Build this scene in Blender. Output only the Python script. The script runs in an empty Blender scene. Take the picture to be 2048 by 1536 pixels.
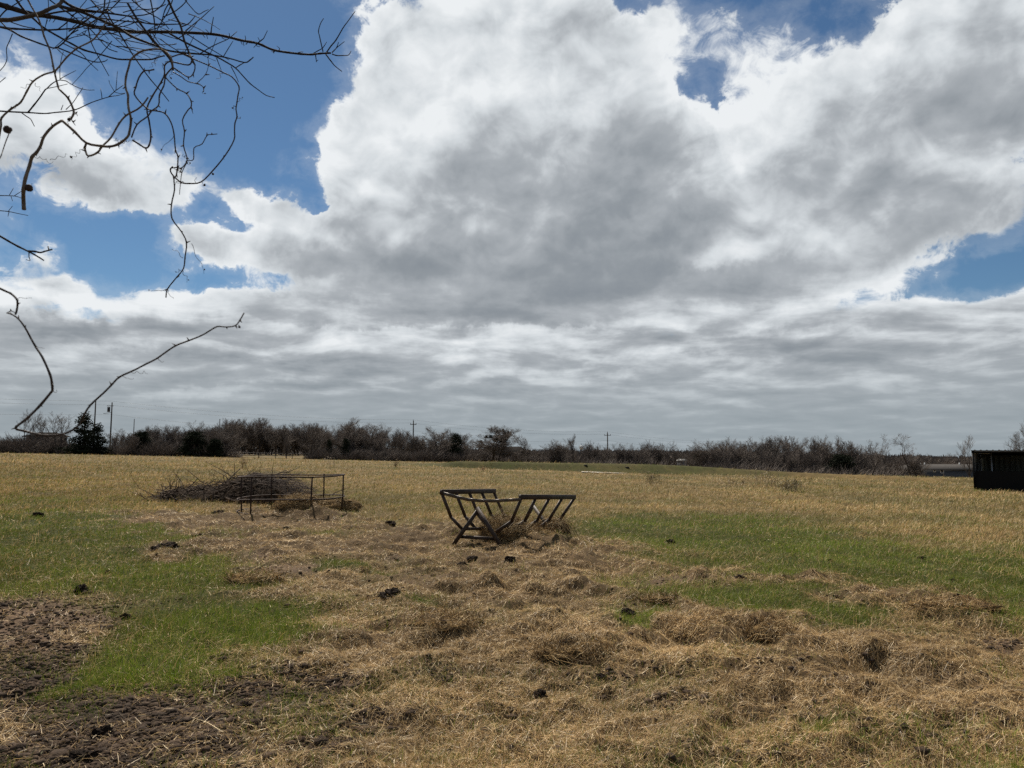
import bpy, bmesh, math, random
import numpy as np
from mathutils import Vector, Matrix

scene = bpy.context.scene
R = math.radians

# ------------------------------------------------------------------ camera
F = 1420.0                # focal length in pixels of a 2048 x 1536 frame
HORIZON = 895.0           # row of the horizon
CAM_H = 1.6
PITCH = math.atan((HORIZON - 768.0) / F)
cam_data = bpy.data.cameras.new('camera')
cam_data.sensor_width = 36.0
cam_data.lens = F / 2048.0 * 36.0
cam_data.clip_start = 0.02
cam_data.clip_end = 20000.0
cam_data.dof.use_dof = True
cam_data.dof.focus_distance = 14.0
cam_data.dof.aperture_fstop = 7.5
cam = bpy.data.objects.new('camera', cam_data)
scene.collection.objects.link(cam)
cam.location = (0, 0, CAM_H)
cam.rotation_euler = (R(90) + PITCH, 0, 0)
scene.camera = cam

# ------------------------------------------------------------------ exposure
scene.view_settings.view_transform = 'Standard'
scene.view_settings.look = 'None'
scene.view_settings.exposure = 0.38
scene.view_settings.gamma = 1.0
scene.cycles.use_denoising = False
scene.cycles.max_bounces = 5
scene.cycles.diffuse_bounces = 3
scene.cycles.transparent_max_bounces = 8
scene.render.film_transparent = False

# ------------------------------------------------------------------ sun
SUN_EL, SUN_AZ = 50.0, -24.0      # degrees; azimuth measured from the view direction, clockwise
sun_data = bpy.data.lights.new('sun', 'SUN')
sun_data.energy = 4.9
sun_data.angle = R(0.5)
sun_data.color = (1.0, 0.92, 0.80)
sun = bpy.data.objects.new('sun', sun_data)
scene.collection.objects.link(sun)
sd = Vector((math.sin(R(SUN_AZ)) * math.cos(R(SUN_EL)), math.cos(R(SUN_AZ)) * math.cos(R(SUN_EL)), math.sin(R(SUN_EL))))
sun.rotation_euler = sd.to_track_quat('Z', 'Y').to_euler()
sun['kind'] = 'helper'


def ray(px, py):
    """direction of the ray through a point of the 2048 x 1536 frame"""
    x, z = (px - 1024.0) / F, (768.0 - py) / F
    c, s = math.cos(PITCH), math.sin(PITCH)
    return Vector((x, c - z * s, s + z * c))


def azel(px, py):
    d = ray(px, py).normalized()
    return math.degrees(math.atan2(d.x, d.y)), math.degrees(math.asin(d.z))


def mat_new(name):
    m = bpy.data.materials.new(name)
    m.use_nodes = True
    m.node_tree.nodes.clear()
    return m


class NT:
    """small helper for writing node trees"""
    def __init__(self, tree):
        self.t = tree

    def n(self, typ, **kw):
        nd = self.t.nodes.new(typ)
        for k, v in kw.items():
            setattr(nd, k, v)
        return nd

    def link(self, a, b):
        self.t.links.new(a, b)

    def put(self, sock, v):
        if hasattr(v, 'is_linked') or isinstance(v, bpy.types.NodeSocket):
            self.t.links.new(v, sock)
        elif v is not None:
            sock.default_value = v

    def math(self, op, a, b=None, c=None, clamp=False):
        nd = self.n('ShaderNodeMath', operation=op)
        nd.use_clamp = clamp
        self.put(nd.inputs[0], a)
        if b is not None: self.put(nd.inputs[1], b)
        if c is not None: self.put(nd.inputs[2], c)
        return nd.outputs[0]

    def vmath(self, op, a, b=None, scale=None):
        nd = self.n('ShaderNodeVectorMath', operation=op)
        self.put(nd.inputs[0], a)
        if b is not None: self.put(nd.inputs[1], b)
        if scale is not None: self.put(nd.inputs['Scale'], scale)
        return nd.outputs['Value'] if op in ('LENGTH', 'DOT_PRODUCT', 'DISTANCE') else nd.outputs['Vector']

    def ramp(self, v, a, b, lo=0.0, hi=1.0, smooth=True):
        nd = self.n('ShaderNodeMapRange')
        nd.interpolation_type = 'SMOOTHSTEP' if smooth else 'LINEAR'
        nd.clamp = True
        self.put(nd.inputs['Value'], v)
        nd.inputs['From Min'].default_value = a; nd.inputs['From Max'].default_value = b
        self.put(nd.inputs['To Min'], lo); self.put(nd.inputs['To Max'], hi)
        return nd.outputs[0]

    def noise(self, vec, scale, detail=6, rough=0.55, dist=0.0, lac=2.0, color=False, dims='3D', w=None):
        nd = self.n('ShaderNodeTexNoise', noise_dimensions=dims)
        self.put(nd.inputs['Vector'], vec)
        nd.inputs['Scale'].default_value = scale; nd.inputs['Detail'].default_value = detail
        nd.inputs['Roughness'].default_value = rough; nd.inputs['Distortion'].default_value = dist
        nd.inputs['Lacunarity'].default_value = lac
        return nd.outputs['Color'] if color else nd.outputs['Fac']

    def mix(self, f, a, b, blend='MIX'):
        nd = self.n('ShaderNodeMix', data_type='RGBA', blend_type=blend)
        self.put(nd.inputs['Factor'], f); self.put(nd.inputs['A'], None)
        for sock, v in ((nd.inputs[6], a), (nd.inputs[7], b)):
            if isinstance(v, (tuple, list)):
                sock.default_value = tuple(v) + ((1.0,) if len(v) == 3 else ())
            else:
                self.t.links.new(v, sock)
        return nd.outputs[2]

    def comb(self, x, y, z):
        nd = self.n('ShaderNodeCombineXYZ')
        for s, v in zip(nd.inputs, (x, y, z)): self.put(s, v)
        return nd.outputs[0]

    def sep(self, v):
        nd = self.n('ShaderNodeSeparateXYZ'); self.put(nd.inputs[0], v)
        return nd.outputs
# ------------------------------------------------------------------ sky: Nishita blue with a broken deck of cumulus and stratocumulus
world = bpy.data.worlds.new('World')
scene.world = world
world.use_nodes = True
world.cycles.sampling_method = 'MANUAL'
world.cycles.sample_map_resolution = 256
world.node_tree.nodes.clear()
N = NT(world.node_tree)
D = N.n('ShaderNodeTexCoord').outputs['Generated']
dx, dy, dz = N.sep(D)
az = N.math('MULTIPLY', N.math('ARCTAN2', dx, dy), 180 / math.pi)
el = N.math('MULTIPLY', N.math('ARCSINE', dz), 180 / math.pi)
AE = N.comb(az, el, 0.0)
# point on a flat cloud deck overhead: rows of cloud close up towards the horizon
kk = N.math('DIVIDE', 1.0, N.math('ADD', N.math('MAXIMUM', dz, 0.0), 0.14))
DECK = N.comb(N.math('MULTIPLY', dx, kk), N.math('MULTIPLY', dy, kk), 0.0)

# billowing domain warp
w1 = N.vmath('SUBTRACT', N.noise(AE, 0.11, 3, 0.5, color=True), (0.5, 0.5, 0.5))
w2 = N.vmath('SUBTRACT', N.noise(AE, 0.42, 5, 0.62, color=True), (0.5, 0.5, 0.5))
W = N.vmath('ADD', AE, N.vmath('ADD', N.vmath('MULTIPLY', w1, (5.0, 3.5, 0.0)), N.vmath('MULTIPLY', w2, (3.4, 2.6, 0.0))))


def blob_sum(items, start=0.0):
    """sum of soft ellipses given in degrees of azimuth and elevation"""
    acc = start
    for (px, py, rx, ry, rot, amp, core) in items:
        a0, e0 = azel(px, py)
        a1 = azel(px + rx, py)[0] - azel(px - rx, py)[0]
        e1 = azel(px, py - ry)[1] - azel(px, py + ry)[1]
        mp = N.n('ShaderNodeMapping', vector_type='TEXTURE')
        N.link(W, mp.inputs['Vector'])
        mp.inputs['Location'].default_value = (a0, e0, 0)
        mp.inputs['Rotation'].default_value = (0, 0, R(rot))
        mp.inputs['Scale'].default_value = (abs(a1) / 2, abs(e1) / 2, 1)
        v = N.ramp(N.vmath('LENGTH', mp.outputs[0]), core * .8, 1.4, amp, 0.0)
        acc = N.math('ADD', v, acc)
    return acc


# where the clouds stand (px, py, rx, ry, turn, amount, hard core)
CLOUDS = [
    (650, 330, 80, 95, 10, .75, .2), (705, 190, 55, 70, 0, .5, .2), (600, 260, 40, 30, 0, .3, .2),
    (1360, 650, 170, 50, 0, 1.3, .5), (1000, 620, 200, 40, 0, .7, .5), (390, 495, 90, 40, 0, .5, .3), (680, 640, 160, 30, 0, .5, .4),
    (1110, 240, 230, 150, 0, .9, .4), (1150, 640, 620, 52, 0, .7, .5), (120, 235, 130, 85, -12, .8, .4), (700, 620, 300, 40, 0, .5, .4), (1050, 430, 300, 120, 0, .6, .4),
    (1080, 250, 360, 330, 0, 1.2, .55), (880, 120, 170, 190, 0, 1.0, .4), (790, 330, 190, 130, 15, 1.0, .4),
    (1000, 480, 430, 120, 0, 1.0, .5), (690, 270, 70, 70, 0, .7, .3), (1250, 80, 180, 120, 0, .8, .4),
    (600, 490, 260, 75, -10, 1.2, .5), (400, 495, 110, 50, 0, 1.1, .4), (540, 405, 110, 36, -18, .9, .4), (760, 80, 50, 90, 0, .5, .3),
    (1800, 260, 320, 300, 0, 1.2, .6), (1560, 330, 190, 200, 0, 1.0, .45), (1500, 80, 90, 90, 0, .6, .3), (2000, 80, 250, 200, 0, 1.0, .5),
    (1450, 480, 300, 110, 0, 1.0, .5), (1800, 440, 260, 80, -5, .9, .5), (1300, 300, 120, 140, 0, .6, .4),
    (110, 330, 200, 95, -10, 1.1, .5), (60, 190, 130, 100, -25, .95, .4), (290, 350, 150, 80, -8, 1.1, .5), (372, 320, 40, 60, 0, .45, .2),
    (85, 495, 55, 28, 0, .8, .3), (50, 545, 110, 42, 8, .9, .4), (-150, 500, 120, 80, 0, .8, .4), (140, 570, 70, 30, 0, .7, .4),
    (300, 620, 360, 48, 2, 1.0, .5), (900, 600, 500, 70, 0, 1.1, .5), (1450, 590, 420, 60, 0, 1.0, .5), (60, 655, 260, 40, 0, .8, .4),
]
HOLES = [
    (1405, 160, 34, 40, 20, .52, .1), (1440, 215, 24, 60, 0, .62, .1), (1460, 290, 22, 40, 0, .4, .1), (1250, 8, 48, 40, 0, .95, .3), (1640, 30, 80, 65, 10, .75, .3), (2030, 548, 160, 44, 4, 1.3, .45),
    (1830, 560, 60, 28, 0, .5, .3), (610, 388, 62, 45, 20, .7, .3), (550, 110, 140, 230, -4, .75, .6), (430, 190, 150, 120, 0, .8, .5),
    (225, 490, 130, 66, -4, .75, .5), (150, 618, 130, 13, 0, .35, .3), (620, 300, 60, 35, 40, .25, .3), (90, 20, 220, 50, -15, .6, .4),
    (420, 560, 90, 14, 0, .4, .3), (425, 425, 70, 50, 0, .95, .3), (330, 490, 60, 55, 0, .45, .3), (500, 455, 55, 22, 20, .35, .2),
]
pos = N.math('MINIMUM', blob_sum(CLOUDS), 1.75)
neg = blob_sum(HOLES)
low = N.math('ADD', N.ramp(el, 9.0, 13.2, 1.5, 0.0), N.ramp(el, 4.0, 9.5, 0.6, 0.0))          # unbroken deck near the horizon
high = N.ramp(el, 36, 46, 0.0, 0.75)           # unseen cloud added overhead and behind, kept dark to cut fill light
behind = N.ramp(N.math('ABSOLUTE', az), 42, 60, 0.0, 0.7)
cov = N.math('SUBTRACT', N.math('MINIMUM', N.math('ADD', N.math('ADD', N.math('MAXIMUM', pos, low), high), behind), 1.75), neg)

# fractal detail of the cloud edges, on a sphere and on the deck
SP = N.vmath('MULTIPLY', D, (1.0, 1.0, 1.25))
f_sp = N.noise(SP, 8.5, 9, 0.56, 0.35)
f_fine = N.noise(SP, 30.0, 7, 0.65, 0.6)
f_dk = N.noise(N.vmath('MULTIPLY', DECK, (0.85, 0.85, 1.0)), 2.3, 8, 0.55, 0.3)
lowmix = N.ramp(el, 8.0, 17.0, 1.0, 0.0)
mm = N.n('ShaderNodeMix', data_type='FLOAT')
N.link(lowmix, mm.inputs[0]); N.link(f_sp, mm.inputs[2]); N.link(f_dk, mm.inputs[3])
f_mix = mm.outputs[0]
dens = N.math('ADD', N.math('SUBTRACT', cov, 0.52),
              N.math('ADD', N.math('MULTIPLY', N.math('SUBTRACT', f_mix, 0.5), 3.3),
                     N.math('MULTIPLY', N.math('SUBTRACT', f_fine, 0.5), 2.1)))
soft = N.ramp(N.noise(AE, 0.16, 2, 0.5), 0.36, 0.62, 0.40, 1.15)
alpha = N.math('DIVIDE', N.math('ADD', dens, N.ramp(cov, 0.95, 1.5, 0.0, 0.7)), soft, clamp=True)   # no gaps in the heart of a cloud
alpha = N.math('MAXIMUM', N.ramp(alpha, 0.0, 1.0), N.math('MULTIPLY', N.ramp(dens, -0.75, 0.4), 0.15))

# light in the clouds: thin edges are bright, deep parts and undersides grey; billows are lit from the sun's side
toward = (math.sin(R(SUN_AZ)) * .06, 0.0, .085)
f_here = N.noise(SP, 6.0, 5, 0.52, 0.3)
f_off = N.noise(N.vmath('ADD', SP, toward), 6.0, 3, 0.5, 0.3)
g_here = N.noise(SP, 17.0, 5, 0.55, 0.5)
g_off = N.noise(N.vmath('ADD', SP, (toward[0] * .35, 0.0, toward[2] * .35)), 17.0, 3, 0.5, 0.5)
relief = N.math('ADD', N.math('SUBTRACT', f_here, f_off), N.math('MULTIPLY', N.math('SUBTRACT', g_here, g_off), 0.55))
f_dk2 = N.noise(N.vmath('ADD', N.vmath('MULTIPLY', DECK, (0.85, 0.85, 1.0)), (0.03, 0.16, 0.0)), 2.3, 6, 0.55, 0.3)
relief_dk = N.math('SUBTRACT', f_dk, f_dk2)
mr = N.n('ShaderNodeMix', data_type='FLOAT')
N.link(lowmix, mr.inputs[0]); N.link(N.math('MULTIPLY', relief, 1.1), mr.inputs[2]); N.link(N.math('MULTIPLY', relief_dk, N.ramp(el, 1.5, 9.0, .9, 1.75)), mr.inputs[3])
relief = mr.outputs[0]
DEEP = [   # thickest parts of the deck, seen from below
    (1180, 400, 330, 110, 0, .55, .3), (1050, 560, 480, 80, 0, .6, .3), (1850, 330, 300, 190, 0, .45, .3), (1250, 230, 190, 110, 0, .25, .3),
    (1950, 150, 200, 130, 0, .2, .3), (90, 345, 140, 45, -5, .45, .3), (260, 660, 330, 30, 0, .4, .3), (640, 510, 140, 30, -5, .25, .3),
    (1500, 560, 330, 50, 0, .35, .3), (950, 640, 420, 24, 0, .3, .3), (1750, 690, 380, 40, 0, .3, .3), (700, 740, 420, 24, 0, .25, .3), (1350, 690, 320, 22, 0, .3, .3),
]
deep = blob_sum(DEEP)
LIT = [    # parts the sun shines through
    (850, 90, 220, 130, 0, .45, .2), (1050, 130, 250, 120, 0, .2, .2), (1500, 250, 130, 160, 0, .25, .2), (700, 330, 90, 90, 0, .3, .2), (160, 250, 150, 80, 0, .3, .2), (1750, 100, 200, 90, 0, .15, .2), (760, 300, 150, 110, 0, .3, .2), (1330, 130, 140, 130, 0, .25, .2), (1560, 200, 120, 120, 0, .3, .2), (500, 455, 170, 60, -8, .3, .2),
    (250, 600, 380, 26, 0, .35, .2), (800, 580, 330, 26, 4, .25, .2), (1560, 500, 260, 40, 0, .25, .2), (1000, 690, 330, 18, 0, .25, .2), (1050, 745, 220, 12, 0, .3, .2), (420, 770, 260, 10, 0, .25, .2),
]
lit = blob_sum(LIT)
body = N.math('ADD', N.math('SUBTRACT', cov, 0.52), N.math('MULTIPLY', N.math('SUBTRACT', f_here, 0.5), 1.7))
thick = N.ramp(N.math('ADD', N.math('MULTIPLY', body, .75), N.math('MULTIPLY', dens, .25)), 0.0, 1.7)
shade = N.math('ADD', N.math('MULTIPLY', thick, 0.42), N.math('MULTIPLY', deep, 0.60))
shade = N.math('SUBTRACT', shade, N.math('MULTIPLY', lit, 0.5))
shade = N.math('ADD', shade, N.math('MAXIMUM', N.ramp(el, 36, 46, 0.0, 0.55), N.ramp(N.math('ABSOLUTE', az), 42, 60, 0.0, 0.45)))  # out-of-view cloud darkened to lessen fill light from overhead and behind
shade = N.math('ADD', shade, N.math('MULTIPLY', relief, -1.0))
hz = N.ramp(el, 1.0, 11.0, 0.18, 0.0)            # long path through grey deck near the horizon
shade = N.math('ADD', shade, hz)
cr = N.n('ShaderNodeValToRGB')
N.link(shade, cr.inputs[0])
e = cr.color_ramp.elements
e[0].position, e[0].color = 0.0, (0.84, 0.87, 0.89, 1)
e[1].position, e[1].color = 1.0, (0.225, 0.255, 0.29, 1)
for p_, c_ in ((0.22, (0.66, 0.70, 0.73)), (0.48, (0.41, 0.44, 0.47)), (0.75, (0.285, 0.315, 0.345))):
    ne = e.new(p_); ne.color = c_ + (1,)
cloud_col = cr.outputs[0]
# bluish air in front of the far deck
air = N.ramp(el, 0.0, 9.0, 0.7, 0.0)
cloud_col = N.mix(air, cloud_col, (0.30, 0.355, 0.385))

sky = N.n('ShaderNodeTexSky', sky_type='NISHITA')
sky.sun_disc = False
sky.sun_elevation = R(SUN_EL)
sky.sun_rotation = R(SUN_AZ)
sky.altitude = 200
sky.air_density = 1.0; sky.dust_density = 0.15; sky.ozone_density = 1.6
bg_blue = N.n('ShaderNodeBackground'); N.link(N.mix(1.0, sky.outputs[0], (0.60, 0.80, 0.92), 'MULTIPLY'), bg_blue.inputs['Color']); bg_blue.inputs['Strength'].default_value = 0.0535
bg_cloud = N.n('ShaderNodeBackground'); N.link(cloud_col, bg_cloud.inputs['Color']); bg_cloud.inputs['Strength'].default_value = 0.768
mx = N.n('ShaderNodeMixShader'); N.link(alpha, mx.inputs[0]); N.link(bg_blue.outputs[0], mx.inputs[1]); N.link(bg_cloud.outputs[0], mx.inputs[2])
wo = N.n('ShaderNodeOutputWorld'); N.link(mx.outputs[0], wo.inputs['Surface'])
# ------------------------------------------------------------------ helpers: naming, meshes, noise
COL = scene.collection


def tag(o, label=None, cat=None, group=None, kind=None):
    if label: o['label'] = label
    if cat: o['category'] = cat
    if group: o['group'] = group
    if kind: o['kind'] = kind
    return o


def thing(name, label, cat, loc=(0, 0, 0), rz=0.0, group=None):
    o = bpy.data.objects.new(name, None)
    o.empty_display_size = 0.2
    COL.objects.link(o)
    o.location = loc
    o.rotation_euler = (0, 0, rz)
    return tag(o, label, cat, group)


def mesh_obj(name, V, Fq, mat, parent=None, smooth=False, cols=None, T3=None):
    """one mesh object out of numpy arrays (V: n x 3, Fq: quads, T3: triangles)"""
    me = bpy.data.meshes.new(name)
    V = np.asarray(V, dtype=np.float32)
    nq = 0 if Fq is None else len(Fq)
    nt = 0 if T3 is None else len(T3)
    me.vertices.add(len(V))
    me.vertices.foreach_set('co', V.ravel())
    idx = []
    if nq: idx.append(np.asarray(Fq, dtype=np.int32).ravel())
    if nt: idx.append(np.asarray(T3, dtype=np.int32).ravel())
    idx = np.concatenate(idx)
    me.loops.add(len(idx))
    me.loops.foreach_set('vertex_index', idx)
    me.polygons.add(nq + nt)
    starts = np.concatenate([np.arange(nq) * 4, nq * 4 + np.arange(nt) * 3]).astype(np.int32)
    me.polygons.foreach_set('loop_start', starts)
    if smooth:
        me.polygons.foreach_set('use_smooth', np.ones(nq + nt, dtype=bool))
    me.update(calc_edges=True)
    if cols is not None:
        at = me.color_attributes.new('tint', 'FLOAT_COLOR', 'POINT')
        c = np.ones((len(V), 4), dtype=np.float32)
        c[:, :3] = cols
        at.data.foreach_set('color', c.ravel())
    if mat: me.materials.append(mat)
    o = bpy.data.objects.new(name, me)
    COL.objects.link(o)
    if parent: o.parent = parent
    return o


class MB:
    """collects shapes and links them as one mesh object"""
    def __init__(self):
        self.v, self.q, self.t = [], [], []

    def quad_box(self, c8):
        b = len(self.v)
        self.v += [tuple(p) for p in c8]
        for f in ((0, 3, 2, 1), (4, 5, 6, 7), (0, 1, 5, 4), (1, 2, 6, 5), (2, 3, 7, 6), (3, 0, 4, 7)):
            self.q.append(tuple(b + i for i in f))

    def box(self, lo, hi):
        (a, b, c), (d, e, f) = lo, hi
        self.quad_box([(a, b, c), (d, b, c), (d, e, c), (a, e, c), (a, b, f), (d, b, f), (d, e, f), (a, e, f)])

    def bar(self, p, q, w, h, up=(0, 0, 1)):
        """a square bar from p to q, w wide and h deep, edges chamfered"""
        p, q, up = Vector(p), Vector(q), Vector(up)
        d = (q - p).normalized()
        s = d.cross(up)
        if s.length < 1e-4: s = d.cross(Vector((1, 0, 0)))
        s.normalize(); u = s.cross(d).normalized()
        ch = min(w, h) * .16
        prof = [(-w / 2 + ch, -h / 2), (w / 2 - ch, -h / 2), (w / 2, -h / 2 + ch), (w / 2, h / 2 - ch), (w / 2 - ch, h / 2), (-w / 2 + ch, h / 2), (-w / 2, h / 2 - ch), (-w / 2, -h / 2 + ch)]
        self._loft([[c + s * a + u * b for a, b in prof] for c in (p, q)])

    def _loft(self, rings, caps=True):
        b = len(self.v); n = len(rings[0])
        for r in rings: self.v += [tuple(p) for p in r]
        for i in range(len(rings) - 1):
            for k in range(n):
                k2 = (k + 1) % n
                self.q.append((b + i * n + k, b + i * n + k2, b + (i + 1) * n + k2, b + (i + 1) * n + k))
        if caps:
            for base, flip in ((b, True), (b + (len(rings) - 1) * n, False)):
                for k in range(1, n - 1):
                    t = (base, base + k, base + k + 1)
                    self.t.append(t[::-1] if flip else t)

    def tube(self, pts, rad, sides=8, closed=False):
        pts = [Vector(p) for p in pts]
        n = len(pts)
        rads = rad if hasattr(rad, '__len__') else [rad] * n
        rings = []
        side = None
        for i in range(n):
            if closed:
                d = pts[(i + 1) % n] - pts[i - 1]
            else:
                d = pts[min(i + 1, n - 1)] - pts[max(i - 1, 0)]
            d.normalize()
            if side is None:
                side = d.cross(Vector((0, 0, 1)))
                if side.length < 0.05: side = d.cross(Vector((1, 0, 0)))
            side = (side - d * side.dot(d)).normalized()
            u = d.cross(side)
            rings.append([pts[i] + (side * math.cos(a) + u * math.sin(a)) * rads[i] for a in [2 * math.pi * k / sides for k in range(sides)]])
        if closed: rings.append(rings[0])
        self._loft(rings, not closed)

    def build(self, name, mat, parent=None, smooth=False):
        return mesh_obj(name, np.array(self.v, dtype=np.float32), self.q, mat, parent, smooth, None, self.t if self.t else None)


def prisms(P, Q, r0, r1, sides=3, cols=None):
    """many tapered sticks at once -> V, quads, colours"""
    P, Q = np.asarray(P, float), np.asarray(Q, float)
    r0, r1 = np.asarray(r0, float), np.asarray(r1, float)
    D_ = Q - P
    L = np.linalg.norm(D_, axis=1, keepdims=True) + 1e-9
    D_ = D_ / L
    ref = np.where(np.abs(D_[:, 2:3]) > .9, np.array([[1., 0, 0]]), np.array([[0, 0, 1.]]))
    S = np.cross(D_, ref); S /= np.linalg.norm(S, axis=1, keepdims=True) + 1e-9
    U = np.cross(S, D_)
    n = len(P)
    V = np.zeros((n, 2 * sides, 3))
    for k in range(sides):
        a = 2 * math.pi * k / sides
        o = S * math.cos(a) + U * math.sin(a)
        V[:, k] = P + o * r0[:, None]
        V[:, sides + k] = Q + o * r1[:, None]
    base = (np.arange(n) * 2 * sides)[:, None]
    qs = []
    for k in range(sides):
        k2 = (k + 1) % sides
        qs.append(base + np.array([[k, k2, sides + k2, sides + k]]))
    q = np.stack(qs, 1).reshape(-1, 4)
    C = None if cols is None else np.repeat(np.asarray(cols), 2 * sides, axis=0)
    return V.reshape(-1, 3), q, C


# --- noise on arrays
def _hash(ix, iy, seed):
    h = (ix.astype(np.int64) * 374761393 + iy.astype(np.int64) * 668265263 + seed * 974634777) & 0xFFFFFFFF
    h = ((h ^ (h >> 13)) * 1274126177) & 0xFFFFFFFF
    return ((h ^ (h >> 16)) & 0xFFFF) / 65535.0


def vnoise(x, y, seed=0):
    ix, iy = np.floor(x), np.floor(y)
    fx, fy = x - ix, y - iy
    fx, fy = fx * fx * fx * (fx * (fx * 6 - 15) + 10), fy * fy * fy * (fy * (fy * 6 - 15) + 10)
    a, b = _hash(ix, iy, seed), _hash(ix + 1, iy, seed)
    c, d = _hash(ix, iy + 1, seed), _hash(ix + 1, iy + 1, seed)
    return (a * (1 - fx) + b * fx) * (1 - fy) + (c * (1 - fx) + d * fx) * fy


def fbm(x, y, seed=0, octv=4, gain=.5):
    s, a, t = 0., 1., 0.
    for i in range(octv):
        s = s + a * vnoise(x + 17.3 * i, y - 9.1 * i, seed + i)
        t += a; a *= gain
        x, y = x * 2.03 * .8 + y * 2.03 * .6, -x * 2.03 * .6 + y * 2.03 * .8
    return s / t


def sstep(v, a, b):
    t = np.clip((np.asarray(v, float) - a) / (b - a), 0, 1)
    return t * t * (3 - 2 * t)


# --- materials
def pm(name, col, rough=.8, var=.25, scale=6., metal=0., bump=0., bscale=40., col2=None, spec=.3, coord='Object'):
    m = mat_new(name); n = NT(m.node_tree)
    tc = n.n('ShaderNodeTexCoord').outputs[coord]
    nz = n.noise(tc, scale, 6, .6)
    b = n.n('ShaderNodeBsdfPrincipled')
    c2 = col2 or tuple(c * (1 - var) for c in col)
    n.link(n.mix(n.ramp(nz, .35, .65), col, c2), b.inputs['Base Color'])
    b.inputs['Roughness'].default_value = rough
    b.inputs['Metallic'].default_value = metal
    b.inputs['Specular IOR Level'].default_value = spec
    if bump:
        bp = n.n('ShaderNodeBump'); bp.inputs['Strength'].default_value = bump; bp.inputs['Distance'].default_value = .02
        n.link(n.noise(tc, bscale, 5, .6), bp.inputs['Height']); n.link(bp.outputs[0], b.inputs['Normal'])
    o = n.n('ShaderNodeOutputMaterial'); n.link(b.outputs[0], o.inputs[0])
    return m


def blade_mat(name, trans=.3, gloss=.06, rough=.4):
    """thin plant matter with the tint of each strand"""
    m = mat_new(name); n = NT(m.node_tree)
    at = n.n('ShaderNodeAttribute', attribute_name='tint').outputs['Color']
    d = n.n('ShaderNodeBsdfDiffuse'); n.link(at, d.inputs['Color'])
    t = n.n('ShaderNodeBsdfTranslucent'); n.link(at, t.inputs['Color'])
    g = n.n('ShaderNodeBsdfGlossy'); g.inputs['Roughness'].default_value = rough; g.inputs['Color'].default_value = (.9, .85, .75, 1)
    m1 = n.n('ShaderNodeMixShader'); m1.inputs[0].default_value = trans
    n.link(d.outputs[0], m1.inputs[1]); n.link(t.outputs[0], m1.inputs[2])
    m2 = n.n('ShaderNodeMixShader'); m2.inputs[0].default_value = gloss
    n.link(m1.outputs[0], m2.inputs[1]); n.link(g.outputs[0], m2.inputs[2])
    o = n.n('ShaderNodeOutputMaterial'); n.link(m2.outputs[0], o.inputs[0])
    return m
# ------------------------------------------------------------------ terrain
LIP_X = [-20, -6, -3.4, 7.5, 19.5, 27.6, 33, 60]
LIP_Y = [56, 53.5, 51.5, 47.6, 48, 45.5, 43.5, 40]
CR_X = [-20, -6, -4, 15.5, 26, 31, 38, 60]
CR_Y = [57, 58, 60, 65, 59.5, 51, 45, 41]


def plane(x, y):
    xx = 150 * np.tanh(x / 150.)
    z = -.022 * xx
    z = z - 1.35 * sstep(y, 62, 130)
    z = z - 2.4 * sstep(y, 135, 175) * sstep(x, 20, 110)
    z = z - 2.6 * sstep(y, 54, 95) * sstep(x + .25 * (y - 60), 12, 42)
    r = np.hypot(x, y)
    z = z - np.clip(r - 190, 0, 9000) * .02
    return z


def pond_t(x, y):
    yl, yc = np.interp(x, LIP_X, LIP_Y), np.interp(x, CR_X, CR_Y)
    return (y - yl) / np.maximum(yc - yl, .3), yc - yl


def terrain(x, y):
    z = plane(x, y)
    t, w = pond_t(x, y)
    dep = 1.25 * sstep(w, 3, 10)
    prof = np.where((t > 0) & (t < 1), -dep * np.sin(np.pi * np.clip(t, 0, 1)) ** .8, 0)
    crest = .34 * (1 - .9 * sstep(x, 14, 28)) * sstep(w, 1, 8) * np.exp(-((t - 1.06) * np.maximum(w, 3) / 2.6) ** 2)
    lip = .06 * (1 - sstep(x, 14, 28)) * sstep(w, 1, 8) * np.exp(-((t + .05) * np.maximum(w, 3) / 1.5) ** 2)
    return z + prof + crest + lip


def project(x, y, z):
    """point of the world -> place in the 2048 x 1536 photograph (to read the layout of the turf from it)"""
    c, s = math.cos(PITCH), math.sin(PITCH)
    zz = z - CAM_H
    f = np.maximum(y * c + zz * s, .05)
    u = -y * s + zz * c
    return 1024 + F * x / f, 768 - F * u / f


def on_ground(px, py, zoff=0.0):
    """where the line of sight through a point of the photograph meets the terrain"""
    d = ray(px, py)
    t, step = 1.0, .25
    o = Vector((0, 0, CAM_H))
    last = t
    while t < 900:
        p = o + d * t
        if p.z < float(terrain(np.float64(p.x), np.float64(p.y))) + zoff:
            lo, hi = last, t
            for _ in range(30):
                mid = (lo + hi) / 2
                p = o + d * mid
                if p.z < float(terrain(np.float64(p.x), np.float64(p.y))) + zoff: hi = mid
                else: lo = mid
            p = o + d * hi
            return p.x, p.y
        last = t
        t += step * max(1, t / 20)
    return o.x + d.x * 200, o.y + d.y * 200


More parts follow.
